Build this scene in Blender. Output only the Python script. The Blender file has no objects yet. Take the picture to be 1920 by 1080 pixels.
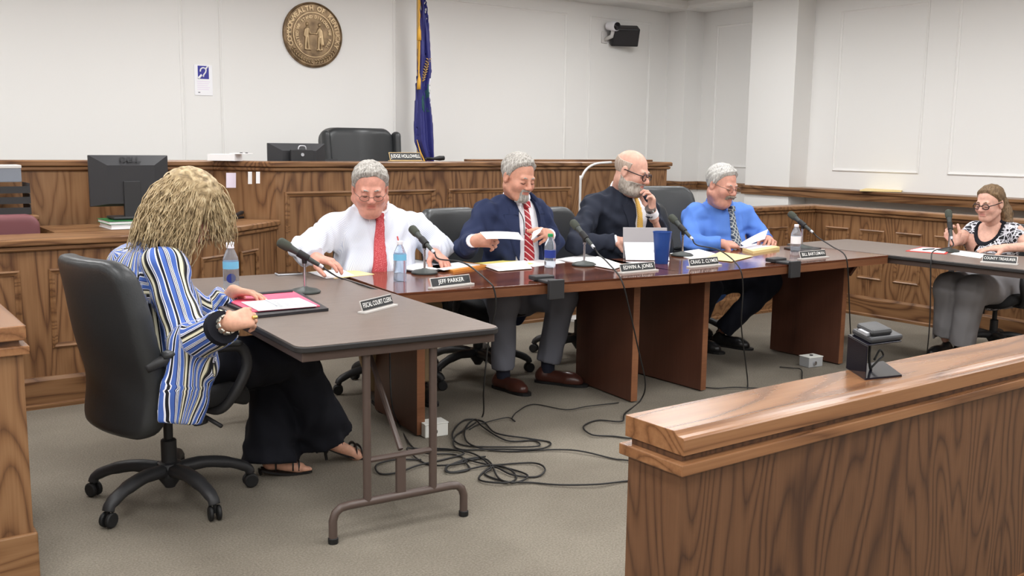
import bpy, bmesh, math, random
import numpy as np
from mathutils import Vector, Matrix
random.seed(7); np.random.seed(7)
SC = bpy.context.scene
COL = SC.collection
# ------------------------------------------------------------------ camera, world, lights, exposure
CAM_H = 1.44
F_PX = 1848.976
YAW, PITCH, ROLL = np.radians([36.18057, 8.29803, 0.75591])
FWD = np.array([np.sin(YAW)*np.cos(PITCH), np.cos(YAW)*np.cos(PITCH), -np.sin(PITCH)])
_r = np.array([np.cos(YAW), -np.sin(YAW), 0.0]); _u = np.cross(_r, FWD)
CR = np.cos(ROLL)*_r + np.sin(ROLL)*_u
CU = -np.sin(ROLL)*_r + np.cos(ROLL)*_u
cd = bpy.data.cameras.new('camera'); cd.sensor_width = 36.0; cd.lens = 36.0*F_PX/1920
cd.clip_start = 0.05; cd.clip_end = 60
cam = bpy.data.objects.new('camera', cd); COL.objects.link(cam)
cam.matrix_world = Matrix(((CR[0], CU[0], -FWD[0], 0), (CR[1], CU[1], -FWD[1], 0), (CR[2], CU[2], -FWD[2], CAM_H), (0, 0, 0, 1)))
SC.camera = cam
def at(x, y, X=None, Y=None, Z=None):
    """where the line of sight through a point of the photograph meets a plane of the room"""
    d = (x-960)/F_PX*CR - (y-540)/F_PX*CU + FWD
    if Z is not None: t = (Z-CAM_H)/d[2]
    elif X is not None: t = X/d[0]
    else: t = Y/d[1]
    return np.array([0, 0, CAM_H]) + t*d
SC.view_settings.view_transform = 'Standard'; SC.view_settings.look = 'None'
SC.view_settings.gamma = 1.0; SC.view_settings.use_curve_mapping = False
SC.view_settings.exposure = 0.0
w = bpy.data.worlds.new('world'); SC.world = w; w.use_nodes = True
w.node_tree.nodes['Background'].inputs[0].default_value = (0.9, 0.92, 1.0, 1)
w.node_tree.nodes['Background'].inputs[1].default_value = 0.05
LIGHT_W = 23.0

# ------------------------------------------------------------------ materials
def srgb(r, g, b):
    f = lambda c: (c/12.92 if c <= 0.04045 else ((c+0.055)/1.055)**2.4)
    return (f(r/255), f(g/255), f(b/255), 1)
def mat(name, col, rough=0.6, metal=0.0, spec=0.4, **kw):
    m = bpy.data.materials.new(name); m.use_nodes = True
    b = m.node_tree.nodes['Principled BSDF']
    b.inputs['Base Color'].default_value = col if len(col) == 4 else (*col, 1)
    b.inputs['Roughness'].default_value = rough; b.inputs['Metallic'].default_value = metal
    b.inputs['Specular IOR Level'].default_value = spec
    for k, v in kw.items(): b.inputs[k].default_value = v
    return m
def nodes(m): 
    nt = m.node_tree; return nt, nt.nodes['Principled BSDF']
def N(nt, t, **kw):
    n = nt.nodes.new(t)
    for k, v in kw.items():
        if k in n.inputs: n.inputs[k].default_value = v
        else: setattr(n, k, v)
    return n
def mth(nt, op, a, b=None):
    n = nt.nodes.new('ShaderNodeMath'); n.operation = op
    for i, x in enumerate((a, b)):
        if x is None: continue
        if hasattr(x, 'links') or hasattr(x, 'is_output'): nt.links.new(x, n.inputs[i])
        else: n.inputs[i].default_value = x
    return n.outputs[0]
def ramp(nt, fac, stops, interp='LINEAR'):
    n = nt.nodes.new('ShaderNodeValToRGB'); n.color_ramp.interpolation = interp
    e = n.color_ramp.elements
    while len(e) > 1: e.remove(e[-1])
    e[0].position, e[0].color = stops[0][0], stops[0][1]
    for p, c in stops[1:]:
        q = e.new(p); q.color = c
    nt.links.new(fac, n.inputs[0]); return n.outputs[0]
def bump(nt, b, h, strength=0.2, dist=0.01):
    n = nt.nodes.new('ShaderNodeBump'); n.inputs['Strength'].default_value = strength; n.inputs['Distance'].default_value = dist
    nt.links.new(h, n.inputs['Height']); nt.links.new(n.outputs[0], b.inputs['Normal'])
def coords(nt, scale=(1, 1, 1), kind='Object'):
    tc = nt.nodes.new('ShaderNodeTexCoord'); mp = nt.nodes.new('ShaderNodeMapping')
    mp.inputs['Scale'].default_value = scale
    nt.links.new(tc.outputs[kind], mp.inputs[0]); return mp.outputs[0]
def noise(nt, vec, scale=5, detail=2, dist=0.0, rough=0.5):
    n = nt.nodes.new('ShaderNodeTexNoise'); n.inputs['Scale'].default_value = scale; n.inputs['Detail'].default_value = detail
    n.inputs['Distortion'].default_value = dist; n.inputs['Roughness'].default_value = rough
    nt.links.new(vec, n.inputs['Vector']); return n.outputs['Fac']
def wood(name, axis, dark, mid, light, rough=0.35, rings=105, scale=1.0, spec=0.4, stretch=.12):
    m = mat(name, mid, rough, spec=spec); nt, b = nodes(m)
    s = [1, 1, 1]; s['XYZ'.index(axis)] = stretch
    s1 = [x*3.6*scale for x in s]; v = coords(nt, s1)
    n1 = noise(nt, v, 1.0, 2.2, 0.4, 0.42)
    ringv = mth(nt, 'SINE', mth(nt, 'MULTIPLY', n1, rings))
    ringv = mth(nt, 'ADD', mth(nt, 'MULTIPLY', ringv, 0.5), 0.5)
    ringv = mth(nt, 'POWER', ringv, .38)
    s2 = [1, 1, 1]; s2['XYZ'.index(axis)] = 0.03
    n2 = noise(nt, coords(nt, [x*95*scale for x in s2]), 1.0, 3, 0.0, 0.65)
    n3 = noise(nt, coords(nt, [x*1.1 for x in s]), 1.0, 1, 0.0)
    f = mth(nt, 'ADD', mth(nt, 'MULTIPLY', ringv, 0.46), mth(nt, 'MULTIPLY', n2, 0.50))
    f = mth(nt, 'ADD', f, mth(nt, 'MULTIPLY', mth(nt, 'SUBTRACT', n3, 0.5), 0.6))
    c = ramp(nt, f, [(0.22, dark), (0.56, mid), (0.98, light)])
    nt.links.new(c, b.inputs['Base Color'])
    bump(nt, b, n2, 0.08, 0.003)
    return m
OD, OM, OL = srgb(84, 54, 33), srgb(126, 90, 59), srgb(150, 113, 79)
M = {}
M['oak_v'] = wood('oak_vertical', 'Z', OD, OM, OL, 0.42, stretch=.18)
M['oak_x'] = wood('oak_along_x', 'X', OD, OM, OL, 0.36)
M['oak_y'] = wood('oak_along_y', 'Y', OD, OM, OL, 0.36)
D2, M2, L2 = srgb(98, 64, 40), srgb(134, 92, 60), srgb(156, 114, 79)
M['cap_x'] = wood('bar_cap_x', 'X', D2, M2, L2, 0.25, spec=0.5)
M['cap_y'] = wood('bar_cap_y', 'Y', D2, M2, L2, 0.22, spec=0.5)
G1, G2, G3 = srgb(66, 42, 28), srgb(96, 65, 43), srgb(114, 80, 55)
M['bar_v'] = wood('bar_panel_oak', 'Z', G1, G2, G3, 0.45, rings=130, stretch=.22)
V1, V2, V3 = srgb(72, 38, 24), srgb(96, 54, 36), srgb(112, 66, 46)
M['veneer'] = wood('brown_veneer', 'X', V1, V2, V3, 0.10, rings=14, spec=0.6)
M['veneer_z'] = wood('brown_veneer_panel', 'Z', srgb(66, 40, 31), srgb(84, 52, 40), srgb(96, 62, 48), 0.35, rings=14)
M['veneer_edge'] = wood('brown_edge_band', 'X', srgb(104, 66, 44), srgb(126, 82, 56), srgb(142, 96, 66), 0.35, rings=10)
m = M['wall'] = mat('white_paint', srgb(231, 230, 228), 0.7, spec=0.2); nt, b = nodes(m)
bump(nt, b, noise(nt, coords(nt), 120, 3), 0.03, 0.002)
M['trim_white'] = mat('white_trim_paint', srgb(234, 233, 231), 0.55, spec=0.3)
m = M['ceiling'] = mat('ceiling_tile', srgb(214, 212, 205), 0.9); nt, b = nodes(m)
bump(nt, b, noise(nt, coords(nt), 200, 2), 0.15, 0.003)
m = M['carpet'] = mat('grey_carpet', srgb(140, 133, 121), 0.95, spec=0.1); nt, b = nodes(m)
v = coords(nt); n1 = noise(nt, v, 130, 3, 0, 0.7); n2 = noise(nt, v, 1.6, 3); n3 = noise(nt, v, 420, 2)
f = mth(nt, 'ADD', mth(nt, 'MULTIPLY', n1, 0.55), mth(nt, 'MULTIPLY', n2, 0.35)); f = mth(nt, 'ADD', f, mth(nt, 'MULTIPLY', n3, 0.2))
nt.links.new(ramp(nt, f, [(0.3, srgb(82, 77, 69)), (0.52, srgb(118, 111, 100)), (0.76, srgb(152, 145, 132))]), b.inputs['Base Color'])
bump(nt, b, n1, 0.5, 0.01)
m = M['laminate'] = mat('grey_brown_laminate', srgb(158, 141, 130), 0.38); nt, b = nodes(m)
n1 = noise(nt, coords(nt, (14, 60, 14)), 1, 3); n2 = noise(nt, coords(nt), 260, 2)
f = mth(nt, 'ADD', mth(nt, 'MULTIPLY', n1, 0.5), mth(nt, 'MULTIPLY', n2, 0.5))
nt.links.new(ramp(nt, f, [(0.3, srgb(101, 89, 82)), (0.7, srgb(118, 105, 97))]), b.inputs['Base Color'])
M['table_edge'] = mat('dark_table_edge', srgb(42, 40, 40), 0.5)
M['table_steel'] = mat('brown_painted_steel', srgb(82, 68, 62), 0.4, spec=0.5)
M['black_plastic'] = mat('black_plastic', srgb(44, 44, 46), 0.5)
m = M['leather'] = mat('black_leather', srgb(42, 44, 46), 0.38, spec=0.5); nt, b = nodes(m)
bump(nt, b, noise(nt, coords(nt), 160, 3), 0.12, 0.004)
m = M['fabric_black'] = mat('black_fabric', srgb(38, 38, 40), 0.85); nt, b = nodes(m)
bump(nt, b, noise(nt, coords(nt), 350, 2), 0.25, 0.003)
M['burgundy'] = mat('burgundy_vinyl', srgb(108, 62, 66), 0.55)
M['monitor'] = mat('monitor_shell', srgb(46, 46, 49), 0.45)
M['dark_print'] = mat('dark_logo_print', srgb(20, 20, 24), 0.4)
M['rubber'] = mat('black_rubber', srgb(24, 24, 25), 0.6)
M['cable'] = mat('cable_black', srgb(34, 33, 33), 0.55)
M['chrome'] = mat('chrome', srgb(200, 200, 205), 0.18, metal=1.0)
M['mic_metal'] = mat('mic_dark_metal', srgb(62, 66, 64), 0.45, metal=0.3)
m = M['mic_foam'] = mat('mic_foam', srgb(66, 70, 62), 0.9); nt, b = nodes(m)
bump(nt, b, noise(nt, coords(nt), 500, 2), 0.5, 0.003)
M['silver'] = mat('silver_magnesium', srgb(186, 188, 194), 0.35, metal=0.35)
M['paper'] = mat('white_paper', srgb(240, 239, 240), 0.7, spec=0.2)
M['paper_lav'] = mat('pale_paper', srgb(232, 222, 238), 0.7, spec=0.2)
M['manila'] = mat('manila_folder', srgb(232, 208, 150), 0.65, spec=0.2)
M['yellow_paper'] = mat('yellow_paper', srgb(238, 226, 130), 0.7)
M['orange'] = mat('orange_edge', srgb(214, 138, 60), 0.6)
M['pink'] = mat('pink_folder', srgb(236, 92, 122), 0.55)
M['red_paper'] = mat('red_folder', srgb(205, 70, 62), 0.6)
M['ink'] = mat('grey_ink', srgb(120, 120, 130), 0.7)
M['black_leatherette'] = mat('black_leatherette', srgb(36, 34, 38), 0.45)
M['plate_black'] = mat('engraved_black', srgb(38, 40, 42), 0.4)
M['plate_rim'] = mat('plate_holder_silver', srgb(206, 202, 198), 0.35, metal=0.2)
M['plate_gold'] = mat('plate_holder_gold', srgb(196, 168, 120), 0.35, metal=0.5)
M['letter_white'] = mat('white_lettering', srgb(244, 244, 240), 0.5)
M['bronze'] = None
m = mat('bronze_seal', srgb(126, 104, 78), 0.42, metal=0.55); nt, b = nodes(m)
nt.links.new(ramp(nt, noise(nt, coords(nt), 14, 3), [(0.3, srgb(92, 74, 54)), (0.7, srgb(146, 122, 92))]), b.inputs['Base Color']); M['bronze'] = m
M['bronze_hi'] = mat('bronze_raised', srgb(176, 152, 118), 0.36, metal=0.6)
M['sign_white'] = mat('sign_white', srgb(240, 240, 244), 0.5)
M['sign_blue'] = mat('sign_blue', srgb(58, 58, 150), 0.5)
M['flag_blue'] = mat('flag_blue_satin', srgb(44, 46, 112), 0.5, spec=0.4)
M['flag_green'] = mat('flag_green_thread', srgb(40, 80, 84), 0.7)
M['gold'] = mat('gold_fringe', srgb(222, 168, 62), 0.55)
M['gold_thread'] = mat('gold_thread', srgb(172, 140, 84), 0.7)
M['white_fabric'] = mat('white_embroidery', srgb(226, 226, 232), 0.8)
M['brass_pole'] = mat('pole_wood', srgb(190, 160, 110), 0.3, metal=0.4)
M['cam_grey'] = mat('camera_grey', srgb(206, 204, 202), 0.45)
M['lens_black'] = mat('lens_black', srgb(18, 16, 28), 0.15)
m = M['grille'] = mat('speaker_grille', srgb(48, 46, 48), 0.8); nt, b = nodes(m)
bump(nt, b, noise(nt, coords(nt), 600, 1), 0.5, 0.003)
def clear(name, col, rough=0.08, trans=0.85):
    return mat(name, col, rough, spec=0.5, **{'Transmission Weight': trans, 'IOR': 1.2})
M['pet'] = clear('clear_bottle', srgb(222, 230, 240))
M['pet_blue'] = clear('blue_tint_bottle', srgb(206, 222, 240), 0.12, 0.75)
M['gel'] = clear('clear_gel', srgb(206, 226, 206), 0.1, 0.75)
M['label_blue'] = mat('blue_label', srgb(120, 190, 226), 0.4)
M['label_navy'] = mat('navy_label', srgb(38, 58, 140), 0.4)
M['cap_white'] = mat('white_cap', srgb(238, 238, 244), 0.4)
M['cap_green'] = mat('green_cap', srgb(40, 150, 90), 0.4)
M['cap_red'] = mat('red_cap', srgb(205, 70, 66), 0.4)
M['tablet_shaded'] = mat('tablet_shaded', srgb(150, 146, 148), 0.4, metal=0.2)  # silver tablet shell, darkened so its shade is part of the colour
M['cup_blue'] = mat('blue_cup', srgb(36, 72, 142), 0.3)
M['green_book'] = mat('green_binding', srgb(40, 110, 60), 0.5)
M['lens'] = mat('lens_glass', (0.9, 0.9, 0.9), 0.03, **{'Transmission Weight': 1.0, 'IOR': 1.05})
M['screen_glow'] = mat('phone_glass', srgb(22, 22, 26), 0.08)
M['box_white'] = mat('outlet_box_white', srgb(222, 222, 216), 0.5)
M['box_grey'] = mat('outlet_box_grey', srgb(176, 178, 180), 0.4, metal=0.3)
M['gold_jewel'] = mat('gold_jewellery', srgb(212, 182, 110), 0.25, metal=0.9)
M['silver_jewel'] = mat('silver_jewellery', srgb(226, 222, 210), 0.22, metal=0.8)
M['lamp_white'] = mat('troffer_frame', srgb(226, 226, 222), 0.5)
m = M['diffuser'] = mat('lit_diffuser', (1, 1, 1), 0.5); b = m.node_tree.nodes['Principled BSDF']
b.inputs['Emission Color'].default_value = (1, 0.96, 0.9, 1); b.inputs['Emission Strength'].default_value = 6.0

# ------------------------------------------------------------------ mesh building
class MB:
    def __init__(s): s.v = []; s.f = []
    def add(s, vs, fs):
        o = len(s.v); s.v += [tuple(map(float, p)) for p in vs]; s.f += [tuple(i+o for i in f) for f in fs]; return s
    def box(s, x0, x1, y0, y1, z0, z1):
        return s.add([(x0,y0,z0),(x1,y0,z0),(x1,y1,z0),(x0,y1,z0),(x0,y0,z1),(x1,y0,z1),(x1,y1,z1),(x0,y1,z1)],
                     [(3,2,1,0),(4,5,6,7),(0,1,5,4),(1,2,6,5),(2,3,7,6),(3,0,4,7)])
    def obox(s, c, ax, ay, az):
        """box at c with half-axis vectors"""
        c, ax, ay, az = map(np.array, (c, ax, ay, az)); P = []
        for sz in (-1, 1):
            for sx, sy in ((-1,-1),(1,-1),(1,1),(-1,1)): P.append(c+sx*ax+sy*ay+sz*az)
        fs = [(3,2,1,0),(4,5,6,7),(0,1,5,4),(1,2,6,5),(2,3,7,6),(3,0,4,7)]
        if np.dot(np.cross(ax, ay), az) < 0: fs = [f[::-1] for f in fs]
        return s.add(P, fs)
    def prism(s, poly, z0, z1):
        n = len(poly); a = sum(poly[i][0]*poly[(i+1)%n][1]-poly[(i+1)%n][0]*poly[i][1] for i in range(n))
        if a < 0: poly = poly[::-1]
        vs = [(x, y, z0) for x, y in poly]+[(x, y, z1) for x, y in poly]
        return s.add(vs, [tuple(range(n-1, -1, -1)), tuple(range(n, 2*n))]+[(i, (i+1)%n, (i+1)%n+n, i+n) for i in range(n)])
    def lathe(s, prof, c=(0,0,0), n=20, R=None, closed=True):
        c = np.array(c, float); vs = []; fs = []
        for r, z in prof:
            for k in range(n):
                a = 2*math.pi*k/n; p = np.array([r*math.cos(a), r*math.sin(a), z])
                vs.append((R@p if R is not None else p)+c)
        for i in range(len(prof)-1):
            for k in range(n): fs.append((i*n+k, i*n+(k+1)%n, (i+1)*n+(k+1)%n, (i+1)*n+k))
        if closed:
            fs.append(tuple(range(n-1, -1, -1))); fs.append(tuple(range((len(prof)-1)*n, len(prof)*n)))
        return s.add(vs, fs)
    def tube(s, pts, r, n=8, flat=None):
        pts = [np.array(p, float) for p in pts]; m = len(pts)
        rs = [r]*m if not hasattr(r, '__len__') else list(r)
        T = [pts[min(i+1, m-1)]-pts[max(i-1, 0)] for i in range(m)]
        T = [t/(np.linalg.norm(t)+1e-9) for t in T]
        u = np.cross(T[0], [0, 0, 1.0]); 
        if np.linalg.norm(u) < 0.1: u = np.cross(T[0], [1.0, 0, 0])
        u /= np.linalg.norm(u); vs = []
        for i in range(m):
            u = u-T[i]*np.dot(u, T[i]); u /= np.linalg.norm(u)+1e-9; w_ = np.cross(T[i], u)
            for k in range(n):
                a = 2*math.pi*k/n; q = (flat or 1.0)
                vs.append(pts[i]+rs[i]*(math.cos(a)*u+q*math.sin(a)*w_))
        fs = [(i*n+k, i*n+(k+1)%n, (i+1)*n+(k+1)%n, (i+1)*n+k) for i in range(m-1) for k in range(n)]
        fs += [tuple(range(n-1, -1, -1)), tuple(range((m-1)*n, m*n))]
        return s.add(vs, fs)
    def sweep(s, prof, path, closed=False):
        """prof: closed list of (out, z); path: xy points; 'out' is to the right of travel"""
        P = [np.array(p, float) for p in path]; m = len(P); n = len(prof); vs = []
        for i in range(m):
            if closed: d0 = P[i]-P[i-1]; d1 = P[(i+1)%m]-P[i]
            else:
                d0 = P[i]-P[i-1] if i else P[1]-P[0]; d1 = P[i+1]-P[i] if i < m-1 else P[i]-P[i-1]
            n0 = np.array([d0[1], -d0[0]])/np.linalg.norm(d0); n1 = np.array([d1[1], -d1[0]])/np.linalg.norm(d1)
            q = n0+n1; q /= np.dot(q, q)/2
            for o, z in prof: vs.append((P[i][0]+q[0]*o, P[i][1]+q[1]*o, z))
        fs = []
        for i in range(m if closed else m-1):
            j = (i+1) % m
            for k in range(n): fs.append((i*n+k, j*n+k, j*n+(k+1)%n, i*n+(k+1)%n))
        if not closed: fs += [tuple(range(n)), tuple(range((m-1)*n, m*n))[::-1]]
        return s.add(vs, fs)
    def build(s, name, mt, parent=None, smooth=False, bevel=0, world=True):
        me = bpy.data.meshes.new(name)
        v = np.array(s.v, float).reshape(-1, 3)
        if parent is not None and world:
            L = np.array(parent.get('_org', (0, 0, 0))); v = v-L
        me.from_pydata(v.tolist(), [], s.f); me.validate()
        bm = bmesh.new(); bm.from_mesh(me); bmesh.ops.recalc_face_normals(bm, faces=bm.faces); bm.to_mesh(me); bm.free()
        return finish(name, me, mt, parent, smooth, bevel)
def finish(name, me, mt, parent=None, smooth=False, bevel=0):
    o = bpy.data.objects.new(name, me); COL.objects.link(o)
    me.materials.append(M[mt] if isinstance(mt, str) else mt)
    if smooth:
        me.polygons.foreach_set('use_smooth', [True]*len(me.polygons))
        if smooth == 'auto': me.set_sharp_from_angle(angle=math.radians(38))
    if bevel:
        b = o.modifiers.new('bevel', 'BEVEL'); b.width = bevel; b.segments = 2; b.limit_method = 'ANGLE'
    if parent is not None:
        o.parent = parent
        if '_org' in parent: o['_org'] = list(parent['_org'])
    return o
def thing(name, label, cat, loc=(0, 0, 0), group=None, kind=None):
    o = bpy.data.objects.new(name, None); COL.objects.link(o); o.empty_display_size = 0.1
    o.location = loc; o['_org'] = list(map(float, loc))
    return tag(o, label, cat, group, kind)
def tag(o, label=None, cat=None, group=None, kind=None):
    if label: o['label'] = label
    if cat: o['category'] = cat
    if group: o['group'] = group
    if kind: o['kind'] = kind
    return o
def struct(name, mb, mt, label=None, **kw):
    o = mb.build(name, mt, **kw) if isinstance(mb, MB) else mb
    o['kind'] = 'structure'
    if label: o['label'] = label
    return o
def copy_tree(o, parent=None):
    c = o.copy(); COL.objects.link(c); c.parent = parent
    for ch in o.children: copy_tree(ch, c)
    return c
def place(root, loc, rz=0.0, sc=1.0):
    root.location = loc; root.rotation_euler = (0, 0, rz); root.scale = (sc, sc, sc)
_TXT = {}
def text_mesh(txt, size=0.1, ext=0.001, spacing=1.0, align='CENTER', bold=0.0):
    c = bpy.data.curves.new('t', 'FONT'); c.body = txt; c.size = size; c.extrude = ext; c.align_x = align; c.align_y = 'CENTER'
    c.space_character = spacing; c.resolution_u = 3; c.offset = bold
    o = bpy.data.objects.new('t', c); COL.objects.link(o)
    dg = bpy.context.evaluated_depsgraph_get(); me = bpy.data.meshes.new_from_object(o.evaluated_get(dg))
    bpy.data.objects.remove(o); bpy.data.curves.remove(c); return me
def lettering(name, txt, size, Mx, mt, parent, ext=0.001, spacing=1.0, bold=0.0):
    """text in the plane of matrix Mx (columns: along, up, out, origin) in parent's frame; mesh is its own part"""
    me = text_mesh(txt, size, ext, spacing, bold=bold)
    me.transform(Mx)
    return finish(name, me, mt, parent)
def frame4(o, x, y, z):
    return Matrix(((x[0], y[0], z[0], o[0]), (x[1], y[1], z[1], o[1]), (x[2], y[2], z[2], o[2]), (0, 0, 0, 1)))
def nrm(v): v = np.array(v, float); return v/np.linalg.norm(v)
def spline(pts, n=6):
    """Catmull-Rom through the points"""
    P = [np.array(p, float) for p in pts]; P = [2*P[0]-P[1]]+P+[2*P[-1]-P[-2]]; out = []
    for i in range(1, len(P)-2):
        a, b, c, d = P[i-1:i+3]
        for k in range(n):
            t = k/n; out.append(0.5*((2*b)+(-a+c)*t+(2*a-5*b+4*c-d)*t*t+(-a+3*b-3*c+d)*t**3))
    out.append(P[-2]); return out
def slab_grid(nx, ny, fn, thick, mb=None):
    """thin sheet: fn(u,v)->xyz top surface, with thickness downward"""
    mb = mb or MB(); T = [[np.array(fn(i/nx, j/ny), float) for j in range(ny+1)] for i in range(nx+1)]
    vs = [p for r in T for p in r]; n = len(vs); vs = vs+[p-np.array([0, 0, thick]) for p in vs]
    I = lambda i, j: i*(ny+1)+j; fs = []
    for i in range(nx):
        for j in range(ny):
            fs.append((I(i,j), I(i+1,j), I(i+1,j+1), I(i,j+1))); fs.append(tuple(k+n for k in (I(i,j+1), I(i+1,j+1), I(i+1,j), I(i,j))))
    ring = [I(i,0) for i in range(nx+1)]+[I(nx,j) for j in range(1,ny+1)]+[I(i,ny) for i in range(nx-1,-1,-1)]+[I(0,j) for j in range(ny-1,0,-1)]
    for k in range(len(ring)):
        a, b = ring[k], ring[(k+1)%len(ring)]; fs.append((a, a+n, b+n, b))
    return mb.add(vs, fs)
def frame_moulding(mb, o, ax, az, out, w_, h_, t=0.028, d=0.014):
    """a picture-frame moulding w_ x h_ on a wall at corner o, axes ax, az, normal out"""
    o, ax, az, out = map(lambda q: np.array(q, float), (o, ax, az, out)); P = [(0,0),(w_,0),(w_,h_),(0,h_)]
    prof = [(0, 0), (0, d*0.6), (t*0.3, d), (t*0.6, d*0.5), (t, d*0.35), (t, 0)]
    n = len(prof); vs = []
    sg = [(1,1),(-1,1),(-1,-1),(1,-1)]
    for (x, z), (sx, sz) in zip(P, sg):
        for q, dd in prof: vs.append(o+ax*(x+sx*q)+az*(z+sz*q)+out*dd)
    fs = [(i*n+k, ((i+1)%4)*n+k, ((i+1)%4)*n+(k+1)%n, i*n+(k+1)%n) for i in range(4) for k in range(n)]
    return mb.add(vs, fs)
# ------------------------------------------------------------------ the room
YB, XR, XP = 8.425, 8.64, 8.36          # back wall, right wall recess, right wall pilaster face
XL, YF, ZC = -3.0, -4.0, 3.05           # left wall, wall behind the viewer, ceiling
struct('floor', MB().box(XL-.1, XR+.1, YF-.1, YB+.1, -.1, 0), 'carpet', 'grey loop pile carpet floor')
struct('ceiling', MB().box(XL-.1, XR+.1, YF-.1, YB+.1, ZC, ZC+.1), 'ceiling', 'pale ceiling')
wb = struct('wall_back', MB().box(XL-.1, XR+.1, YB, YB+.1, 0, ZC), 'wall', 'white back wall with panel mouldings')
wr = struct('wall_right', MB().box(XR, XR+.1, YF, YB, 0, ZC), 'wall', 'white right wall with pilasters')
struct('wall_left', MB().box(XL-.1, XL, YF, YB, 0, ZC), 'wall', 'white left wall')
struct('wall_front', MB().box(XL, XR, YF-.1, YF, 0, ZC), 'wall', 'white wall behind the viewer')
MB().box(XP, XR+.01, 8.14, YB, 0, ZC).build('pilaster', 'wall', wr)
MB().box(XP, XR+.01, 6.597, 7.185, 0, ZC).build('pilaster', 'wall', wr)
MB().box(XP, XR+.01, 1.6, 2.2, 0, ZC).build('pilaster', 'wall', wr)
fx = lambda px: at(px, 150, Y=YB)[0]
for a, b_ in ((-2.6, -0.6), (-.28, fx(345)), (fx(413), fx(742)), (fx(798), fx(1061)), (fx(1103), fx(1217))):
    m_ = MB(); frame_moulding(m_, (a, YB, 1.213), (1,0,0), (0,0,1), (0,-1,0), b_-a, 2.834-1.213); m_.build('panel_moulding', 'trim_white', wb)
fy = lambda px: at(px, 150, X=XR)[1]
for ya, yb_ in ((7.93, 7.40), (fy(1571), fy(1735)), (fy(1790), fy(1790)-.95)):
    m_ = MB(); frame_moulding(m_, (XR, ya, 1.213), (0,-1,0), (0,0,1), (-1,0,0), abs(ya-yb_), 2.80-1.213); m_.build('panel_moulding', 'trim_white', wr)
cs = struct('trim_1', MB().sweep([(.0, 2.963), (.0, ZC), (.366, ZC), (.366, 3.0), (.35, 2.985), (.35, 2.963)],
        [(XL, YB), (XR, YB), (XR, YF)]), 'trim_white', 'white boxed cornice along the ceiling')
lp = [(-.005, .943), (.025, .943), (.03, .965), (.03, 1.0), (.045, 1.012), (.045, 1.036), (-.005, 1.039)]
struct('trim_2', MB().sweep(lp, [(6.4, YB), (XP, YB), (XP, 8.14), (XR, 8.14), (XR, 7.185), (XP, 7.185), (XP, YF+.1)]), 'oak_y', 'oak chair rail along the right wall')
# ledge board filling the recess behind the rail
MBL = MB().box(XP+.0, XR, 2.2, 6.597, 1.0, 1.036)
l2 = struct('trim_3', MBL, 'oak_y', 'oak ledge board in the right wall recess')

# ------------------------------------------------------------------ ceiling light troffers (above the frame)
LX, LY = (-1.6, .5, 2.6, 4.7, 6.7), (-2.0, 0.1, 2.2, 4.4, 6.5)  # the row behind the viewer is an unseen addition for frontal fill
for j, y in enumerate(LY):
    for i, x in enumerate(LX):
        t = thing('ceiling_light', 'recessed fluorescent ceiling light, row %s from the back wall, column %s from the right wall' % (('fifth','fourth','third','second','first')[j], ('fifth','fourth','third','second','first')[i]), 'ceiling light', (x, y, ZC-.02), 'ceiling lights')
        MB().sweep([(0, ZC-.03), (0, ZC), (.03, ZC), (.03, ZC-.03)], [(x-.3, y-.6), (x-.3, y+.6), (x+.3, y+.6), (x+.3, y-.6)], closed=True).build('frame', 'lamp_white', t)
        MB().box(x-.29, x+.29, y-.59, y+.59, ZC-.02, ZC-.012).build('diffuser', 'diffuser', t)
        ld = bpy.data.lights.new('ceiling_light_lamp', 'AREA'); ld.shape = 'RECTANGLE'; ld.size = .56; ld.size_y = 1.16; ld.energy = LIGHT_W; ld.color = (.955, .975, 1.0)
        lo = bpy.data.objects.new('lamp', ld); COL.objects.link(lo); lo.parent = t; lo.location = (0, 0, -.015)

# ------------------------------------------------------------------ judge's bench and partitions
YBE = 6.32
def rail(mb, path, zt, dep=.16):
    mb.sweep([(-dep, zt-.036), (.03, zt-.036), (.034, zt-.03), (.034, zt-.008), (.026, zt), (-dep, zt)], path)
def rail_trim(mb, path, zt):
    mb.sweep([(-.004, zt-.066), (.012, zt-.066), (.022, zt-.058), (.022, zt-.042), (.008, zt-.037), (-.004, zt-.037)], path)
def wall_along(mb, path, thick, z0, z1):
    mb.sweep([(0, z0), (0, z1), (-thick, z1), (-thick, z0)], path)
def base_along(mb, path, h=.17):
    mb.sweep([(-.004, 0), (.032, 0), (.032, .02), (.02, .028), (.02, h-.02), (.012, h), (-.004, h)], path)
bench = thing('judge_bench', 'long oak judge\'s bench with panelled front below the bronze seal', 'bench', (4.4, YBE, 0))
pc = [(2.36, 6.72), (2.64, YBE), (5.30, YBE)]
mb = MB(); wall_along(mb, pc, .05, 0, 1.27); mb.build('front_panel', 'oak_v', bench)
mb = MB(); rail(mb, pc, 1.303); mb.build('top_rail', 'oak_x', bench)
mb = MB(); rail_trim(mb, pc, 1.303); mb.build('rail_moulding', 'oak_x', bench)
pr_ = [(5.28, YBE+.05), (6.36, YBE+.05), (6.36, 7.5)]
mb = MB(); wall_along(mb, pr_, .05, 0, 1.27); mb.build('front_panel', 'oak_v', bench)
mb = MB(); rail(mb, pr_, 1.3); mb.build('top_rail', 'oak_x', bench)
mb = MB(); rail_trim(mb, pr_, 1.3); mb.build('rail_moulding', 'oak_x', bench)
bx = lambda px: at(px, 350, Y=YBE)[0]
for a, b_ in ((bx(533), bx(816)), (bx(840), bx(1071))):
    mb = MB(); frame_moulding(mb, (a, YBE, .3), (1,0,0), (0,0,1), (0,-1,0), b_-a, .80, .035, .016); mb.build('panel_moulding', 'oak_x', bench)
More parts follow.
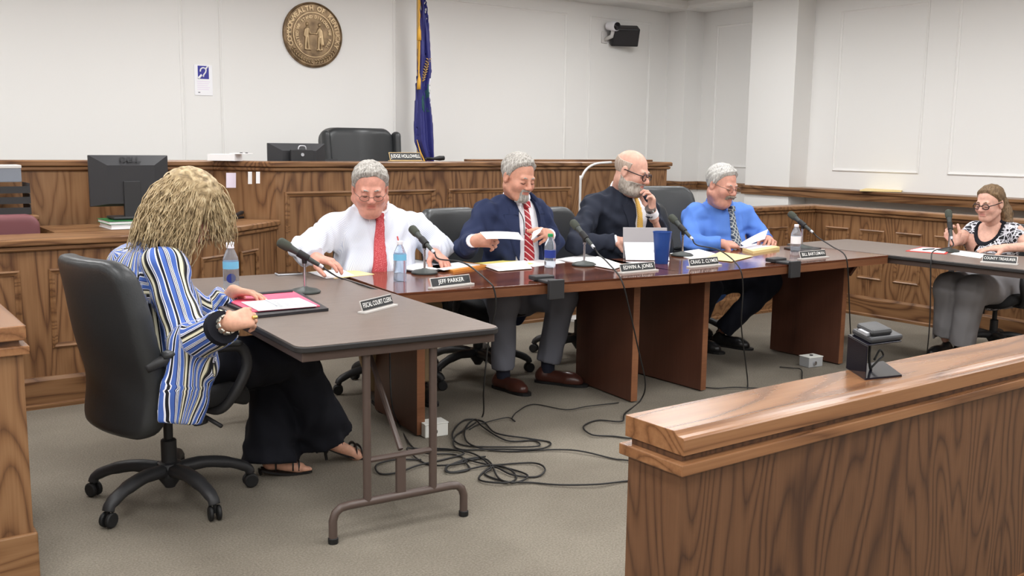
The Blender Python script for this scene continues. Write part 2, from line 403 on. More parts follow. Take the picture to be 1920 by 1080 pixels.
mb = MB(); base_along(mb, pc[1:]); mb.build('base_moulding', 'oak_x', bench)
MB().box(4.33, 6.30, YBE+.17, YBE+.27, 1.27, 1.318).build('back_ledge', 'oak_x', bench, bevel=.004)
MB().box(2.7, 6.3, YBE+.06, 7.25, 1.06, 1.1).build('desk_top', 'oak_x', bench)
MB().box(2.75, 6.25, 7.17, 7.22, .3, 1.06).build('desk_support', 'oak_v', bench)
plat = tag(MB().box(2.75, 6.3, 7.25, YB-.002, 0, .3).build('raised_platform', 'carpet'), 'carpeted platform behind the judge\'s bench', 'platform')
bp = thing('rear_partition', 'oak partition with capped rail behind the dark monitor, on the left', 'partition', (0, 6.72, 0))
pp = [(XL, 6.72), (2.36, 6.72)]
mb = MB(); wall_along(mb, pp, .05, 0, 1.27); mb.build('panel', 'oak_v', bp)
mb = MB(); rail(mb, pp, 1.303); mb.build('top_rail', 'oak_x', bp)
mb = MB(); rail_trim(mb, pp, 1.303); mb.build('rail_moulding', 'oak_x', bp)
# clerk's curved low wall
cw = thing('clerk_partition', 'low oak partition curving up to the judge\'s bench, behind the striped blouse', 'partition', (1.0, 5.67, 0))
pw = [np.array(p) for p in [(XL, 5.68), (1.35, 5.66)]]+[p for p in spline([(1.45, 5.66), (1.8, 5.715), (2.155, 5.92), (2.4, 6.11), (2.63, 6.305)], 5)]
ZW = .915
mb = MB(); wall_along(mb, pw, .06, 0, ZW-.03); mb.build('panel', 'oak_v', cw)
mb = MB(); rail(mb, pw, ZW, .30); mb.build('counter_top', 'oak_x', cw)
mb = MB(); rail_trim(mb, pw, ZW-.0); mb.build('rail_moulding', 'oak_x', cw)
mb = MB(); base_along(mb, pw); mb.build('base_moulding', 'oak_x', cw)
def frames_on(parent, a, b_, z0, z1, outn):
    a = np.array([*a, 0.]); b_ = np.array([*b_, 0.]); mb = MB(); L = np.linalg.norm(b_-a)
    frame_moulding(mb, a+np.array([0, 0, z0]), (b_-a)/L, (0,0,1), outn, L, z1-z0); return mb.build('panel_moulding', 'oak_x', parent)
for xa, xb in ((-2.2, -1.3), (-1.15, -.25), (-.1, .94), (1.08, 1.44)):
    frames_on(cw, (xa, 5.663), (xb, 5.663), .32, .75, (0, -1, 0))
for pa, pb in (((1.93, 5.785), (2.16, 5.925)), ((2.25, 5.99), (2.42, 6.128))):
    d = nrm(np.array(pb)-np.array(pa)); nn = np.array([d[1], -d[0]]); q = .008
    frames_on(cw, np.array(pa)+nn*q, np.array(pb)+nn*q, .32, .75, (nn[0], nn[1], 0))
# low wall in front of the jury box, far side and right side
jw = thing('jury_box_wall', 'low oak wall with small raised frames along the right side of the room', 'partition', (7.5, 3, 0))
XJ, YJ, ZJ = 7.5, 5.62, .93
pj = [(5.75, YJ), (XJ, YJ), (XJ, -2.0)]
mb = MB(); wall_along(mb, pj, .06, 0, ZJ-.03); mb.build('panel', 'oak_v', jw)
mb = MB(); rail(mb, pj, ZJ, .12); mb.build('top_rail', 'oak_y', jw)
mb = MB(); rail_trim(mb, pj, ZJ); mb.build('rail_moulding', 'oak_y', jw)
mb = MB(); base_along(mb, pj, .17); mb.build('base_moulding', 'oak_y', jw)
y0 = at(1612, 437, X=XJ)[1]; y1 = at(1659, 437, X=XJ)[1]; y2 = at(1680, 442, X=XJ)[1]
wf, st = y0-y1, y0-y2
for k in range(-1, 14):
    ya = y0-k*st
    mb = MB(); frame_moulding(mb, (XJ, ya, .32), (0,-1,0), (0,0,1), (-1,0,0), wf, .75-.32); mb.build('panel_moulding', 'oak_y', jw)
for xa, xb in ((6.45, 6.75), (6.85, 7.13), (7.2, 7.44)):
    frames_on(jw, (xa, YJ), (xb, YJ), .32, .75, (0, -1, 0))

# ------------------------------------------------------------------ gallery bar (right foreground) and its counterpart on the left
gb = thing('gallery_bar', 'heavy oak gallery bar with polished cap in the right foreground', 'railing', (2.6, 1.47, 0))
x0 = 1.459; zb = .85
# polished cap: stepped front edge
def cap(mb, x0, x1, ya, yb_, zt):
    n0 = [(ya, zt-.048), (ya, zt-.014), (ya+.004, zt-.010), (ya+.018, zt-.009), (ya+.024, zt-.006), (ya+.030, zt), (yb_, zt), (yb_, zt-.048)]
    n = len(n0); vs = [(x0, y, z) for y, z in n0]+[(x1, y, z) for y, z in n0]
    mb.add(vs, [tuple(range(n))[::-1], tuple(range(n, 2*n))]+[(k, (k+1)%n, (k+1)%n+n, k+n) for k in range(n)])
mb = MB(); cap(mb, x0, 5.2, 1.383, 1.562, zb); mb.build('cap', 'cap_x', gb, bevel=.0012)
MB().box(x0+.010, 5.19, 1.398, 1.55, zb-.064, zb-.046).build('neck_strip', 'bar_v', gb)
MB().box(x0-.009, 5.2, 1.376, 1.572, zb-.090, zb-.064).build('lower_trim', 'cap_x', gb, bevel=.003)
MB().box(x0+.006, 5.19, 1.395, 1.555, 0, zb-.088).build('panel', 'bar_v', gb)
mb = MB(); base_along(mb, [(x0+.006, 1.555), (x0+.006, 1.395), (5.19, 1.395)][1:], .15); mb.build('base_moulding', 'cap_x', gb)
lb = thing('partition_end', 'oak partition end with thick cap at the left edge of the picture', 'railing', (.2, 3.6, 0))
pl = [(-1.2, 3.40), (.574, 3.40), (.60, 5.2), (-1.2, 5.2)]
def inset(p, d): return [(p[0][0], p[0][1]+d), (p[1][0]-d, p[1][1]+d), (p[2][0]-d, p[2][1]-d), (p[3][0], p[3][1]-d)]
MB().prism(pl, .85-.048, .85).build('cap', 'cap_y', lb, bevel=.004)
MB().prism(inset(pl, .02), .85-.066, .85-.046).build('neck_strip', 'bar_v', lb)
MB().prism(inset(pl, -.006), .85-.094, .85-.066).build('lower_trim', 'cap_y', lb, bevel=.003)
MB().prism(inset(pl, .012), 0, .85-.092).build('panel', 'oak_v', lb)
MB().prism(inset(pl, -.0), 0, .16).build('base_moulding', 'oak_x', lb, bevel=.006)

# ------------------------------------------------------------------ tables
ZT = .745
def veneer_table(name, label, A, B, dep, panels):
    """A, B: front edge ends of the top; panels: list of (along, front inset, back)"""
    A = np.array(A); B = np.array(B); L = np.linalg.norm(B-A); u = (B-A)/L; n = np.array([-u[1], u[0]])
    mid = A+u*L/2+n*dep/2
    t = thing(name, label, 'table', (mid[0], mid[1], 0), 'brown veneer tables end to end')
    q = lambda s, d: tuple(A+u*s+n*d)
    MB().prism([q(0,0), q(L,0), q(L,dep), q(0,dep)], ZT-.012, ZT).build('table_top', 'veneer', t, bevel=.002)
    MB().prism([q(.002,.002), q(L-.002,.002), q(L-.002,dep-.002), q(.002,dep-.002)], ZT-.055, ZT-.0121).build('edge_band', 'veneer_edge', t)
    for s, d0, d1 in panels:
        MB().prism([q(s-.021,d0+.004), q(s+.021,d0+.004), q(s+.021,d1), q(s-.021,d1)], .008, ZT-.055).build('end_panel', 'veneer_z', t, bevel=.002)
        MB().prism([q(s-.0212,d0), q(s+.0212,d0), q(s+.0212,d0+.0038), q(s-.0212,d0+.0038)], .008, ZT-.055).build('panel_edge', 'veneer_edge', t)
    return t, q
T1A, T1B = (2.25, 3.981), (3.985, 3.786)
T2A, T2B = (3.99, 3.775), (5.845, 3.775)
t1, q1 = veneer_table('conference_table', 'glossy brown veneer table in the middle, nearer the striped blouse', T1A, T1B, .76, [(.175, .12, .68), (1.515, .165, .735)])
t2, q2 = veneer_table('conference_table', 'glossy brown veneer table on the far right of the pair', T2A, T2B, .76, [(.31, .165, .73), (1.635, .16, .74)])
MB().obox((5.70, 3.93, .655), (.05, 0, .045), (0, .012, 0), (-.006, 0, .008)).build('brace', 'veneer_z', t2)
def folding_table(name, label, x0, x1, ya, yb_, rz=0.0, rc=.045, leg_near=.07):
    """top spans x0..x1, ya..yb_; trestle frames at both ends"""
    t = thing(name, label, 'table', ((x0+x1)/2, (ya+yb_)/2, 0), 'grey folding tables')
    pts = []
    for cx, cy, a0 in ((x1-rc, ya+rc, -90), (x1-rc, yb_-rc, 0), (x0+rc, yb_-rc, 90), (x0+rc, ya+rc, 180)):
        for k in range(6):
            a = math.radians(a0+k*18); pts.append((cx+rc*math.cos(a), cy+rc*math.sin(a)))
    ins = [((x0+x1)/2+(p[0]-(x0+x1)/2)*.99, (ya+yb_)/2+(p[1]-(ya+yb_)/2)*.996) for p in pts]
    MB().prism(ins, ZT-.008, ZT).build('laminate_top', 'laminate', t, bevel=.001)
    MB().prism(pts, ZT-.024, ZT-.0005-.002).build('edge_bumper', 'table_edge', t, smooth='auto', bevel=.004)
    ap = [(x0+.022, ya+.02), (x1-.022, ya+.02), (x1-.022, yb_-.02), (x0+.022, yb_-.02)]
    mb = MB(); mb.sweep([(0, ZT-.058), (0, ZT-.022), (.02, ZT-.022), (.02, ZT-.058)], ap[::-1], closed=True); mb.build('apron', 'table_steel', t, bevel=.003)
    for s, yy in ((1, ya+leg_near), (-1, yb_-leg_near)):
        mx = (x0+x1)/2; hw = .135
        for sx in (-1, 1):
            X = mx+sx*hw
            MB().tube([(X, yy, ZT-.05), (X, yy, .13)], .0155, 10).build('leg', 'table_steel', t, smooth='auto')
        w2 = .27
        ft = [(mx-w2, yy, .012), (mx-w2, yy, .085), (mx-w2+.01, yy, .112), (mx-w2+.03, yy, .128), (mx-w2+.06, yy, .132), (mx+w2-.06, yy, .132), (mx+w2-.03, yy, .128), (mx+w2-.01, yy, .112), (mx+w2, yy, .085), (mx+w2, yy, .012)]
        MB().tube(ft, .016, 10).build('foot_bar', 'table_steel', t, smooth='auto')
        for sx in (-1, 1): MB().lathe([(.018, 0), (.019, .004), (.019, .02), (.0165, .022)], (mx+sx*w2, yy, 0), 12).build('foot_cap', 'rubber', t, smooth='auto')
        MB().tube([(mx-hw, yy, .29), (mx+hw, yy, .29)], .012, 8).build('crossbar', 'table_steel', t, smooth='auto')
        MB().box(mx-.018, mx+.018, yy-.008, yy+.008, .132, .29).build('centre_upright', 'table_steel', t)
        MB().tube([(mx, yy, .31), (mx+.0, yy+s*.30, ZT-.10), (mx, yy+s*.42, ZT-.05)], .011, 8).build('folding_brace', 'table_steel', t, smooth='auto')
        MB().tube([(mx+.02, yy+s*.28, ZT-.12), (mx+.02, yy+s*.31, ZT-.09)], .02, 8).build('brace_lock', 'black_plastic', t, smooth='auto')
    return t
folding_table('folding_table', 'grey folding table in front of the woman in the striped blouse', 1.4225, 2.2375, 3.05, 4.93, leg_near=.05).rotation_euler = (0, 0, math.radians(-4.2))
folding_table('folding_table', 'grey folding table where the woman in the patterned top sits', 5.865, 6.62, 2.2, 4.64)
# ------------------------------------------------------------------ signed-distance modelling (smooth unions, surface nets)
class G:
    def __init__(s, lo, hi, h):
        s.lo = np.array(lo, np.float32); s.h = h
        n = np.ceil((np.array(hi)-s.lo)/h).astype(int)+1; s.n = n
        s.ax = [s.lo[i]+h*np.arange(n[i], dtype=np.float32) for i in range(3)]
        s.D = np.full(n, 9.0, np.float32); s.prims = []
    def sl(s, lo, hi):
        a = np.clip(np.floor((np.array(lo)-s.lo)/s.h).astype(int), 0, s.n-1); b = np.clip(np.ceil((np.array(hi)-s.lo)/s.h).astype(int)+1, 1, s.n)
        b = np.maximum(b, a+1)
        return tuple(slice(i, j) for i, j in zip(a, b))
    def xyz(s, S=None):
        S = S or (slice(None),)*3
        return s.ax[0][S[0]][:, None, None], s.ax[1][S[1]][None, :, None], s.ax[2][S[2]][None, None, :]
    def comb(s, S, d, k, op):
        A = s.D[S]
        if op == 'u':
            t = np.clip(.5+.5*(A-d)/k, 0, 1); s.D[S] = A+(d-A)*t-k*t*(1-t)
        else:
            d = -d; t = np.clip(.5-.5*(A-d)/k, 0, 1); s.D[S] = A+(d-A)*t+k*t*(1-t)
        return s
    def cap(s, a, b, ra, rb=None, k=.02, op='u', Q=None):
        """tapered capsule; Q = (direction, ratio): squashed along direction"""
        rb = ra if rb is None else rb; a = np.array(a, np.float32); b = np.array(b, np.float32)
        m = max(ra, rb)+k+2*s.h; S = s.sl(np.minimum(a, b)-m, np.maximum(a, b)+m); X, Y, Z = s.xyz(S)
        if op == 'u': s.prims.append((a, b, ra, rb))
        d = s.capd(X, Y, Z, a, b, ra, rb, Q); return s.comb(S, d, k, op)
    @staticmethod
    def capd(X, Y, Z, a, b, ra, rb, Q=None):
        ab = b-a; L2 = float(ab@ab)+1e-9
        px, py, pz = X-a[0], Y-a[1], Z-a[2]
        t = np.clip((px*ab[0]+py*ab[1]+pz*ab[2])/L2, 0, 1)
        px, py, pz = px-t*ab[0], py-t*ab[1], pz-t*ab[2]
        q2 = px*px+py*py+pz*pz
        if Q is not None:
            e, r = np.array(Q[0], np.float32), Q[1]; w_ = px*e[0]+py*e[1]+pz*e[2]; q2 = q2+(r*r-1)*w_*w_
        return np.sqrt(q2)-(ra+(rb-ra)*t)
    def ell(s, c, r, k=.02, op='u', R=None):
        c = np.array(c, np.float32); r = np.array(r, np.float32) if hasattr(r, '__len__') else np.array([r]*3, np.float32)
        m = max(r)+k+2*s.h; S = s.sl(c-m, c+m); X, Y, Z = s.xyz(S); x, y, z = X-c[0], Y-c[1], Z-c[2]
        if R is not None:
            R = np.array(R); x, y, z = (R[0][0]*x+R[0][1]*y+R[0][2]*z, R[1][0]*x+R[1][1]*y+R[1][2]*z, R[2][0]*x+R[2][1]*y+R[2][2]*z)
        q = np.sqrt((x/r[0])**2+(y/r[1])**2+(z/r[2])**2)
        g = np.sqrt((x/r[0]**2)**2+(y/r[1]**2)**2+(z/r[2]**2)**2)+1e-6
        d = q*(q-1)/g
        return s.comb(S, d, k, op)
    def wob(s, amp, k0=60, seed=0, stretch=(1, 1, .45)):
        """soft cloth folds: adds a smooth wavy displacement"""
        rs = np.random.RandomState(seed); X, Y, Z = s.xyz(); d = 0
        for i in range(4):
            k = rs.normal(size=3)*np.array(stretch); k = k/np.linalg.norm(k)*k0*rs.uniform(.5, 1.3); k2 = rs.normal(size=3)*k0*.25
            d = d+np.sin(k[0]*X+k[1]*Y+k[2]*Z+1.7*np.sin(k2[0]*X+k2[1]*Y+k2[2]*Z)+rs.uniform(0, 6))
        s.D += (amp/2*d).astype(np.float32); return s
    def mesh(s, D=None):
        D = s.D if D is None else D
        I = D < 0; c = np.zeros(np.array(D.shape)-1, np.uint8)
        for i in (0, 1):
            for j in (0, 1):
                for k in (0, 1): c += I[i:D.shape[0]-1+i, j:D.shape[1]-1+j, k:D.shape[2]-1+k]
        mk = (c > 0) & (c < 8); cells = np.argwhere(mk); idx = np.full(mk.shape, -1, np.int64); idx[mk] = np.arange(len(cells))
        acc = np.zeros((len(cells), 3)); cnt = np.zeros(len(cells))
        offs = [(i, j, k) for i in (0,1) for j in (0,1) for k in (0,1)]
        for a in offs:
            for ax in range(3):
                if a[ax]: continue
                b = list(a); b[ax] = 1
                d1 = D[cells[:,0]+a[0], cells[:,1]+a[1], cells[:,2]+a[2]]; d2 = D[cells[:,0]+b[0], cells[:,1]+b[1], cells[:,2]+b[2]]
                m_ = (d1 < 0) != (d2 < 0); t = np.where(m_, d1/(d1-d2+1e-12), 0)
                for q in range(3): acc[:, q] += m_*(a[q]+(t if q == ax else 0))
                cnt += m_
        V = s.lo+s.h*(cells+acc/cnt[:, None]); F = []
        for ax in range(3):
            o1, o2 = [(1,2),(2,0),(0,1)][ax]
            sa = [slice(None)]*3; sb = [slice(None)]*3; sa[ax] = slice(0, -1); sb[ax] = slice(1, None)
            A, B = I[tuple(sa)], I[tuple(sb)]; e = np.argwhere(A != B)
            e = e[(e[:,o1] > 0) & (e[:,o2] > 0) & (e[:,o1] < mk.shape[o1]) & (e[:,o2] < mk.shape[o2])]
            if not len(e): continue
            def cell(d1, d2):
                q = e.copy(); q[:,o1] -= d1; q[:,o2] -= d2; return idx[q[:,0], q[:,1], q[:,2]]
            f = np.stack([cell(1,1), cell(0,1), cell(0,0), cell(1,0)], 1)
            flip = ~A[e[:,0], e[:,1], e[:,2]]; f[flip] = f[flip][:, ::-1]; F.append(f)
        F = np.concatenate(F) if F else np.zeros((0, 4), int)
        F = F[(F >= 0).all(1)]
        return V, F
def npmesh(name, V, F):
    me = bpy.data.meshes.new(name); V = np.asarray(V, np.float32); F = np.asarray(F, np.int32)
    me.vertices.add(len(V)); me.vertices.foreach_set('co', V.ravel())
    me.loops.add(F.size); me.loops.foreach_set('vertex_index', F.ravel())
    me.polygons.add(len(F)); me.polygons.foreach_set('loop_start', np.arange(0, F.size, F.shape[1], dtype=np.int32)); 
    me.update(calc_edges=True); me.validate(); return me
def attr(me, name, vals):
    a = me.attributes.new(name, 'FLOAT', 'POINT'); a.data.foreach_set('value', np.asarray(vals, np.float32))
def sdf_obj(name, VF, mt, parent, world=True):
    V, F = VF
    if parent is not None and world: V = V-np.array(parent.get('_org', (0, 0, 0)))
    return finish(name, npmesh(name, V, F), mt, parent, True)

# ------------------------------------------------------------------ office chairs
def make_chair(label, loc):
    t = thing('office_chair', label, 'chair', (0, 0, 0), 'black swivel chairs')
    g = G((-.30, -.42, .30), (.30, -.02, 1.06), .011); X, Y, Z = g.xyz()
    zc, hz = .66, .335
    v = np.clip((Z-zc)/hz, -1.2, 1.2)
    cy = -.235-.022*(v+1)-.03*np.clip(v, 0, 2)**2+.035*np.exp(-((v+.45)/.4)**2)+.16*(X/.25)**2*.35
    wd = .232+.018*np.cos(v*1.8)-.03*np.clip(v-.4, 0, 1)
    qx = np.abs(X)-wd+.06; qy = np.abs(Y-cy)-.012; qz = np.abs(Z-zc)-hz+.075
    q1 = np.sqrt(np.maximum(qx, 0)**2+np.maximum(qz, 0)**2)+np.minimum(np.maximum(qx, qz), 0)-.07
    th = .033; d = np.sqrt(np.maximum(q1+th, 0)**2+np.maximum(qy, 0)**2)+np.minimum(np.maximum(q1+th, qy), 0)-th
    g.D = d.astype(np.float32); sdf_obj('backrest', g.mesh(), 'leather', t)
    g = G((-.32, -.30, .36), (.32, .32, .52), .011); X, Y, Z = g.xyz()
    cz = .44-.05*np.clip((Y-.12)/.14, 0, 1)**2+.012*(X/.25)**2
    q1 = np.sqrt(np.maximum(np.abs(X)-.15, 0)**2+np.maximum(np.abs(Y-.03)-.115, 0)**2)-.11
    qz = np.abs(Z-cz)-.008; th = .034
    d = np.sqrt(np.maximum(q1+th, 0)**2+np.maximum(qz, 0)**2)+np.minimum(np.maximum(q1+th, qz), 0)-th
    g.D = d.astype(np.float32); sdf_obj('seat', g.mesh(), 'fabric_black', t)
    for s in (-1, 1):
        ar = spline([(s*.18, .06, .395), (s*.25, .08, .40), (s*.285, .12, .46), (s*.295, .17, .56), (s*.29, .15, .635), (s*.285, .06, .65), (s*.28, -.08, .645), (s*.262, -.16, .625), (s*.238, -.205, .605)], 5)
        a = MB().tube(ar, [.018]*10+[.021]*31, 10).build('armrest', 'black_plastic', t, smooth=True)
        MB().tube(spline([(s*.288, .15, .652), (s*.286, .05, .667), (s*.28, -.08, .662), (s*.268, -.16, .645)], 4), [.018]+[.03]*11+[.02], 10, flat=.55).build('arm_pad', 'leather', a, smooth=True)
    MB().obox((0, -.02, .375), (.09, 0, 0), (0, .12, .0), (0, 0, .022)).build('mechanism', 'black_plastic', t, bevel=.012)
    MB().tube([(0, -.08, .375), (0, -.17, .385), (0, -.225, .44), (0, -.235, .52)], [.028, .026, .022, .018], 8).build('back_bracket', 'black_plastic', t, smooth=True)
    MB().tube([(.07, .02, .37), (.2, .05, .365), (.27, .07, .34)], .008, 6).build('lever', 'black_plastic', t, smooth=True)
    MB().tube([(.05, .10, .36), (.055, .11, .30)], [.028, .03], 10).build('tension_knob', 'black_plastic', t, smooth='auto')
    MB().lathe([(.03, .10), (.03, .245), (.025, .25), (.018, .252), (.018, .37)], n=16).build('gas_column', 'black_plastic', t, smooth='auto')
    MB().lathe([(.02, .055), (.022, .06), (.05, .10), (.055, .135), (.045, .155), (.03, .16)], n=16).build('base_hub', 'black_plastic', t, smooth='auto')
    for k in range(5):
        a = math.radians(72*k); c, s_ = math.cos(a), math.sin(a); R = np.array([[c, -s_, 0], [s_, c, 0], [0, 0, 1]])
        lg = MB().tube([R@np.array(p) for p in spline([(.03, 0, .128), (.14, 0, .135), (.24, 0, .115), (.305, 0, .085), (.318, 0, .062)], 4)], [.034]*4+[.031]*4+[.027]*4+[.024]*5, 8, flat=.8).build('base_leg', 'black_plastic', t, smooth=True)
        mb = MB(); ca = R@np.array([.318, 0, .03]); tw = math.radians(72*k+70+20*(k % 3)); 
        ax = np.array([math.cos(tw), math.sin(tw), 0]); Rw = np.array([np.cross(ax, [0,0,1]), [0,0,1], ax]).T
        for s in (-1, 1): mb.lathe([(.0, -.008), (.024, -.008), (.029, -.004), (.029, .004), (.024, .008), (.0, .008)], ca+ax*.015*s, 14, Rw)
        mb.tube([ca+np.array([0, 0, .035]), ca], .008, 6); mb.build('caster', 'rubber', lg, smooth='auto')
    t['label'] = label
    return t
CH0 = make_chair('black leather swivel chair under the woman in the striped blouse', None)
def chair_at(label, x, y, face, first=False, sc=1.0):
    c = CH0 if first else copy_tree(CH0)
    c['label'] = label; place(c, (x, y, 0), math.atan2(face[1], face[0])-math.pi/2, sc); return c
CHW = (1.15, 3.89)
chair_at('black leather swivel chair under the woman in the striped blouse', CHW[0], CHW[1], (1, .22), True, 1.02)
chair_at('black swivel chair of the man in the white shirt and red tie', 2.78, 5.02, (-.1, -1))
chair_at('black leather swivel chair of the man in the navy suit and striped tie', 3.44, 5.06, (.15, -1), sc=1.04)
chair_at('black leather swivel chair of the bald man in the dark suit', 4.30, 5.10, (.25, -1), sc=1.02)
chair_at('black leather swivel chair of the man in the blue shirt', 5.12, 5.06, (.15, -1), sc=1.04)
chair_at('taller empty black chair behind the man in the blue shirt', 5.44, 5.32, (-.35, -1), sc=1.14)
chair_at('black swivel chair of the woman in the patterned top', 6.98, 3.62, (-1, .05), sc=.92)
# judge's executive chair
jc = thing('executive_chair', 'black high-back executive chair with padded wings behind the bench', 'chair', (3.95, 7.55, .3))
g = G((3.5, 7.35, .65), (4.4, 7.85, 1.60), .014); X, Y, Z = g.xyz(); x = X-3.97
q = np.maximum(np.abs(x)-.21, 0); qz = np.maximum(np.abs(Z-1.10)-.34, 0)
d1 = np.sqrt(q*q+qz*qz)-.12; qy = np.abs(Y-7.65-.10*(Z-1.1)+.04*np.cos(x*9))-.05
g.D = (np.sqrt(np.maximum(d1+.05, 0)**2+np.maximum(qy, 0)**2)+np.minimum(np.maximum(d1+.05, qy), 0)-.05).astype(np.float32)
sdf_obj('backrest', g.mesh(), 'leather', jc)
for s in (-1, 1):
    g = G((3.97+s*.30-.10, 7.38, .8), (3.97+s*.30+.12, 7.85, 1.6), .012)
    g.cap((3.97+s*.32, 7.60, .95), (3.97+s*.335, 7.63, 1.50), .045, .035, Q=((0, 1, 0), .6)); sdf_obj('wing', g.mesh(), 'leather', jc)
    MB().tube(spline([(3.97+s*.36, 7.6, .92), (3.97+s*.37, 7.4, .95), (3.97+s*.36, 7.3, .9), (3.97+s*.3, 7.3, .75)], 4), .03, 8).build('armrest', 'leather', jc, smooth=True)
MB().box(3.65, 4.29, 7.28, 7.62, .68, .80).build('seat', 'leather', jc, bevel=.04)
MB().lathe([(.3, .3), (.3, .33), (.05, .38), (.04, .68)], (3.97, 7.48, 0), 16).build('base', 'black_plastic', jc, smooth='auto')
bc = thing('burgundy_chair', 'burgundy vinyl chair behind the partition at the left edge', 'chair', (.75, 6.15, 0))
g = G((.45, 5.98, .4), (1.2, 6.35, 1.10), .014); X, Y, Z = g.xyz(); x = X-.88
q = np.maximum(np.abs(x)-.19, 0); qz = np.maximum(np.abs(Z-.74)-.20, 0); d1 = np.sqrt(q*q+qz*qz)-.07; qy = np.abs(Y-6.15-.05*(Z-.7))-.02
g.D = (np.sqrt(np.maximum(d1+.03, 0)**2+np.maximum(qy, 0)**2)+np.minimum(np.maximum(d1+.03, qy), 0)-.03).astype(np.float32)
sdf_obj('backrest', g.mesh(), 'burgundy', bc)
MB().box(.66, 1.10, 6.18, 6.6, .44, .52).build('seat', 'burgundy', bc, bevel=.03)
for sx in (.7, 1.06):
    MB().tube([(sx, 6.2, 0), (sx, 6.2, .46)], .015, 8).build('leg', 'chrome', bc, smooth='auto')
    MB().tube([(sx, 6.56, 0), (sx, 6.56, .46)], .015, 8).build('leg', 'chrome', bc, smooth='auto')
# ------------------------------------------------------------------ people
def skin_mat(name, base, lip):
    m = mat(name, base, 0.5, spec=0.35, **{'Subsurface Weight': .12, 'Subsurface Radius': (.012, .005, .003), 'Subsurface Scale': .5}); nt, b = nodes(m)
    n = noise(nt, coords(nt), 45, 3); c0 = ramp(nt, n, [(.3, tuple(x*.88 for x in base[:3])+(1,)), (.7, tuple(min(1, x*1.08) for x in base[:3])+(1,))])
    a = nt.nodes.new('ShaderNodeAttribute'); a.attribute_name = 'lip'
    mx = nt.nodes.new('ShaderNodeMixRGB'); nt.links.new(a.outputs['Fac'], mx.inputs[0]); nt.links.new(c0, mx.inputs[1]); mx.inputs[2].default_value = lip
    nt.links.new(mx.outputs[0], b.inputs['Base Color']); return m
def hair_mat(name, c1, c2, c3, sc=(150, 150, 25)):
    m = mat(name, c2, .55, spec=.3); nt, b = nodes(m); n = noise(nt, coords(nt, sc), 1, 3, .6)
    nt.links.new(ramp(nt, n, [(.3, c1), (.5, c2), (.72, c3)]), b.inputs['Base Color']); bump(nt, b, n, .6, .006); return m
def cloth_mat(name, col, rough=.85, sc=700, st=.15):
    m = mat(name, col, rough, spec=.2); nt, b = nodes(m); bump(nt, b, noise(nt, coords(nt), sc, 2), st, .002); return m
def stripes_mat(name, stops, period, att='u', rough=.7):
    m = mat(name, stops[0][1], rough, spec=.2); nt, b = nodes(m)
    a = nt.nodes.new('ShaderNodeAttribute'); a.attribute_name = att
    f = mth(nt, 'FRACT', mth(nt, 'DIVIDE', a.outputs['Fac'], period))
    nt.links.new(ramp(nt, f, stops, 'CONSTANT'), b.inputs['Base Color']); return m
M['navy'] = cloth_mat('navy_suiting', srgb(38, 46, 74)); M['charcoal'] = cloth_mat('charcoal_suiting', srgb(38, 42, 54))
M['shirt_white'] = cloth_mat('white_shirting', srgb(232, 232, 238)); M['grey_flannel'] = cloth_mat('grey_trouser', srgb(116, 118, 128))
M['grey_trouser_l'] = cloth_mat('light_grey_trouser', srgb(148, 146, 149)); M['khaki'] = cloth_mat('khaki_trouser', srgb(150, 128, 98))
M['dark_trouser'] = cloth_mat('dark_trouser', srgb(34, 36, 46)); M['black_cloth'] = cloth_mat('black_trouser', srgb(24, 25, 32))
M['blue_shirt'] = cloth_mat('blue_shirting', srgb(88, 128, 206))
m = M['pinstripe'] = mat('fine_striped_shirting', srgb(224, 228, 238), .8, spec=.2); nt, b = nodes(m)
a_ = nt.nodes.new('ShaderNodeAttribute'); a_.attribute_name = 'u'; f = mth(nt, 'FRACT', mth(nt, 'DIVIDE', a_.outputs['Fac'], .009))
nt.links.new(ramp(nt, f, [(0, srgb(214, 217, 226)), (.72, srgb(182, 190, 210))], 'CONSTANT'), b.inputs['Base Color'])
BL, WH, BK, CRM, OLV, NV = srgb(74, 104, 180), srgb(232, 234, 244), srgb(30, 30, 36), srgb(228, 222, 196), srgb(106, 104, 88), srgb(34, 40, 96)
M['blouse'] = stripes_mat('striped_blouse', [(0, BL), (.13, WH), (.165, NV), (.19, WH), (.215, BK), (.30, OLV), (.33, CRM), (.42, BK), (.47, WH), (.49, BL), (.62, WH), (.64, BK), (.66, WH), (.68, BK), (.70, WH), (.72, NV), (.75, BL), (.86, WH), (.89, BK), (.96, WH)], .125)
M['tie_red'] = mat('red_patterned_tie', srgb(168, 38, 48), .6); nt, b = nodes(M['tie_red'])
nt.links.new(ramp(nt, noise(nt, coords(nt), 320, 1), [(.5, srgb(166, 36, 46)), (.62, srgb(204, 110, 112))]), b.inputs['Base Color'])
def diag_tie(name, base, line, sx, sz, thr):
    m = mat(name, base, .55); nt, b = nodes(m); s = nt.nodes.new('ShaderNodeSeparateXYZ'); nt.links.new(coords(nt), s.inputs[0])
    f = mth(nt, 'FRACT', mth(nt, 'ADD', mth(nt, 'MULTIPLY', s.outputs[0], sx), mth(nt, 'MULTIPLY', s.outputs[2], sz)))
    nt.links.new(ramp(nt, f, [(0, base), (thr, line)], 'CONSTANT'), b.inputs['Base Color']); return m
M['tie_stripe'] = diag_tie('red_striped_tie', srgb(160, 34, 44), srgb(224, 196, 196), 22, 26, .8)
M['tie_gold'] = diag_tie('gold_tie', srgb(222, 172, 72), srgb(238, 204, 120), 60, 70, .6)
m = M['tie_plaid'] = mat('plaid_tie', srgb(70, 80, 96), .6); nt, b = nodes(m); s_ = nt.nodes.new('ShaderNodeSeparateXYZ'); nt.links.new(coords(nt), s_.inputs[0])
